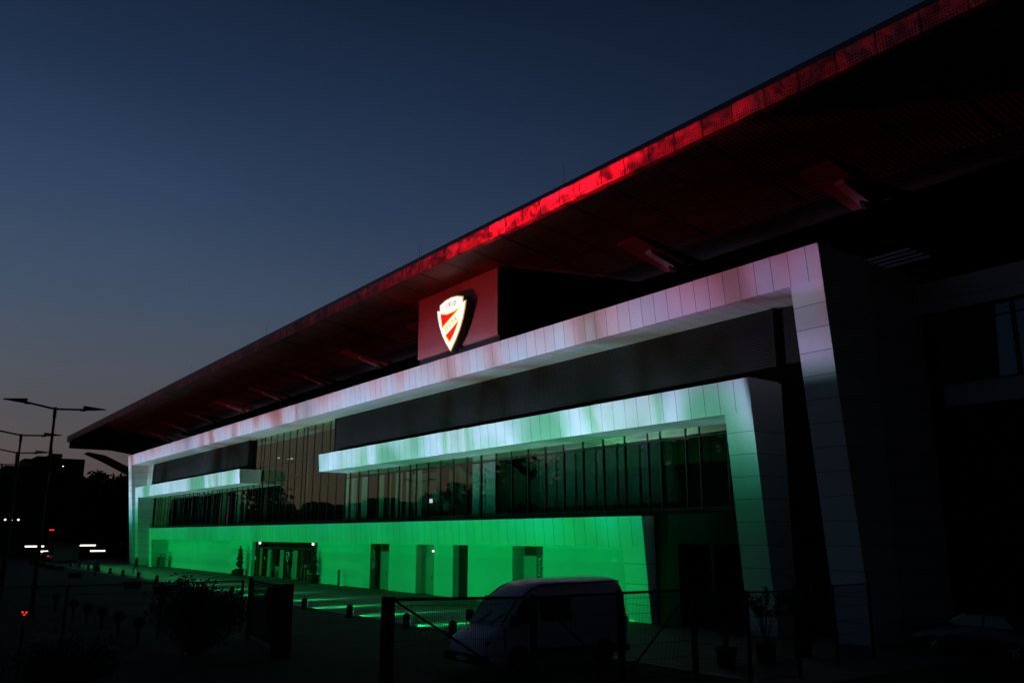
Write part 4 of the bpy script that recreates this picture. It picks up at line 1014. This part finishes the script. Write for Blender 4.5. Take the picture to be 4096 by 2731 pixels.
def fence(label, pts, H, group=None):
    t_ = thing('mesh_fence', label, 'fence', (0, 0, 0), 0, group)
    for i in range(len(pts)-1):
        mesh_panel(pts[i], pts[i+1], .05, H-.03, t_)
        MB().tube((*pts[i], H), (*pts[i+1], H), .022, n=6).build('top_rail', wire_m, t_)
    for q in pts: MB().box(q[0]-.04, q[0]+.04, q[1]-.04, q[1]+.04, 0, H+.04).build('post', dark_metal, t_)
fence('mesh fence running past the potted shrubs', [(-17.4, 19.0), (-15.7, 19.2), (-15.4, 20.9)], 2.3)
fence('mesh fence panel before the outermost leaning pillar', [(-16.16, 23.75), (-16.31, 25.9)], 2.3)
fence('mesh fence along the left car park', [(-35.9, 3.4), (-35.85, 6.0), (-35.8, 9.3), (-35.5, 12.35)], 2.0)
gl2 = gate('open mesh gate leaf joined to the brown sign box', (-33.0, 11.9), (-28.2, 11.2), 2.15, 0, .06)
t_ = thing('sign_box', 'upright dark box with a faint red notice left of the bollards', 'sign box', (-27.6, 10.95, 0), R(10))
bx_ = MB().box(-.22, .22, -.25, .25, 0, 2.28).build('cabinet', dark_metal, t_); bevel(bx_, .02)
MB().box(-.1, .235, -.52, -.26, 1.0, 2.2).build('notice', sign_red, t_)
# near cluster of red lights, put on an added post
t_ = thing('red_lamp_cluster', 'red light cluster low in the dark left foreground', 'warning lamp', (-27, 3.54, 0))
MB().tube((0, 0, 0), (0, 0, 1.66), .03, n=8).build('post', dark_metal, t_)
MB().lathe([(0, 1.64), (.09, 1.66), (.1, 1.72), (0, 1.72)], n=12).build('holder', dark_metal, t_)
for q in ((-.0, -.045, 1.80), (0, .045, 1.79), (0, .0, 1.73)):
    MB().tube((q[0]-.02, q[1], q[2]), (q[0]+.03, q[1], q[2]), .026, n=8).build('red_led', lamp_red, t_)
    
# ---------------------------------------------------------------- far background on the left
ap = thing('apartment_block', 'dark stepped apartment block behind the lamp posts', 'building', (-400, 55, 0))
def apart(mb, name, m, parent=None): return part(mb, name, m, parent or ap)
apart(MB().box(-415, -400, 45.8, 52.5, 0, 34.2), 'left_wing', far_wall)
apart(MB().box(-415, -399.5, 50.2, 59.3, 0, 35.4), 'middle_block', far_wall)
apart(MB().box(-415, -400.5, 55.6, 59.6, 35.4, 36.8), 'stair_head', far_wall)
apart(MB().box(-410, -400, 59.3, 68.3, 0, 34.9), 'right_wing', far_wall)
apart(MB().box(-420, -401, 39.5, 45.8, 0, 31.2), 'low_wing', far_wall)
mw = MB()
for zf in range(1, 11):
    for k_ in range(8): 
        y = 46.6+k_*2.7; mw.box(-399.45, -399.4, y, y+1.4, zf*3.1, zf*3.1+1.4)
apart(mw, 'window_grid', dark_panel)
apart(MB().box(-399.3, -399.2, 59.9, 60.3, 31.5, 31.8), 'lit_window', lamp_warm)
apart(MB().tube((-403, 56, 36.8), (-403, 56, 38.6), .15), 'chimney', far_wall)
MBw = MB().box(-186, -185.6, 8, 56, 0, 1.9); o = MBw.build('boundary_wall', far_wall); tag(o, 'long low wall across the far end of the car park', 'wall')
hs = MB(); hs.box(-176, -168, 37, 44, 0, 2.6); hs.hexa([(-176.6, 36.5, 2.6), (-167.4, 36.5, 2.6), (-167.4, 44.5, 2.6), (-176.6, 44.5, 2.6), (-174, 38, 4.0), (-170, 38, 4.0), (-170, 43, 4.0), (-174, 43, 4.0)])
fs_ = thing('far_stand_roof', 'thin dark roof wing poking out left of the stand pillar', 'roof', (-180, 36, 0))
part(MB().add([(-180, 31.1, 19.25), (-180, 34.2, 18.75), (-180, 42, 15.2), (-180, 42, 14.2), (-180, 38.6, 15.7), (-180, 34.0, 17.95), (-180, 31.2, 19.05),
               (-184, 31.1, 19.25), (-184, 34.2, 18.75), (-184, 42, 15.2), (-184, 42, 14.2), (-184, 38.6, 15.7), (-184, 34.0, 17.95), (-184, 31.2, 19.05)],
              [(0, 1, 2, 3, 4, 5, 6), (13, 12, 11, 10, 9, 8, 7)]+[(i, (i+1) % 7, 7+(i+1) % 7, 7+i) for i in range(7)]), 'roof_wing', red_steel, fs_)
part(MB().box(-183.5, -180.5, 40.5, 41.5, 0, 15.2), 'support', dark_metal, fs_)
far = [(-230, 24.0, 7.2, lamp_white, 'bright greenish street light through the trees, leftmost'), (-230, 25.2, 7.1, lamp_warm, 'small warm street light beside the second lamp pole'), (-230, 26.65, 7.2, lamp_white, 'pair of pale street lights right of the second lamp pole')]
for i, (x, y, z, m_, l) in enumerate(far):
    x2 = -178; f = 178/230; y2 = y*f; z2 = 3.8+(z-3.8)*f
    t_ = thing('distant_street_light', l, 'street light', (x2, y2, 0), 0, 'distant street lights')
    MB().tube((0, 0, 0), (0, 0, z2-.1), .06, n=6).build('pole', dark_metal, t_)
    MB().lathe([(0, z2-.16), (.16, z2-.06), (.2, z2+.1), (0, z2+.26)], n=8).build('globe', m_, t_)
t_ = thing('traffic_light', 'small red traffic light above the dark road', 'traffic light', (-176, 25.9, 0))
MB().tube((0, 0, 0), (0, 0, 4.4), .07, n=6).build('pole', dark_metal, t_)
MB().box(-.15, .15, -.2, .2, 4.2, 5.2).build('signal_head', dark_metal, t_)
MB().box(.151, .2, -.5, .32, 4.62, 4.82).build('red_signal', lamp_red, t_)
t_ = thing('glass_kiosk', 'small dark kiosk catching green light at the far left', 'kiosk', (-141, 22.9, 0), R(-8))
MB().box(-1, 1, -1.7, 1.7, 0, .25).build('base', dark_metal, t_); MB().box(-1, 1, -1.7, 1.7, 2.4, 2.6).build('roof', dark_metal, t_)
MB().box(-.9, -.86, -1.6, 1.6, .25, 2.4).build('back_panel', door_metal, t_)
for s2 in (-1.6, -.5, .6, 1.6): MB().tube((.92, s2, .25), (.92, s2, 2.4), .03, n=6).build('frame_post', galv, t_)
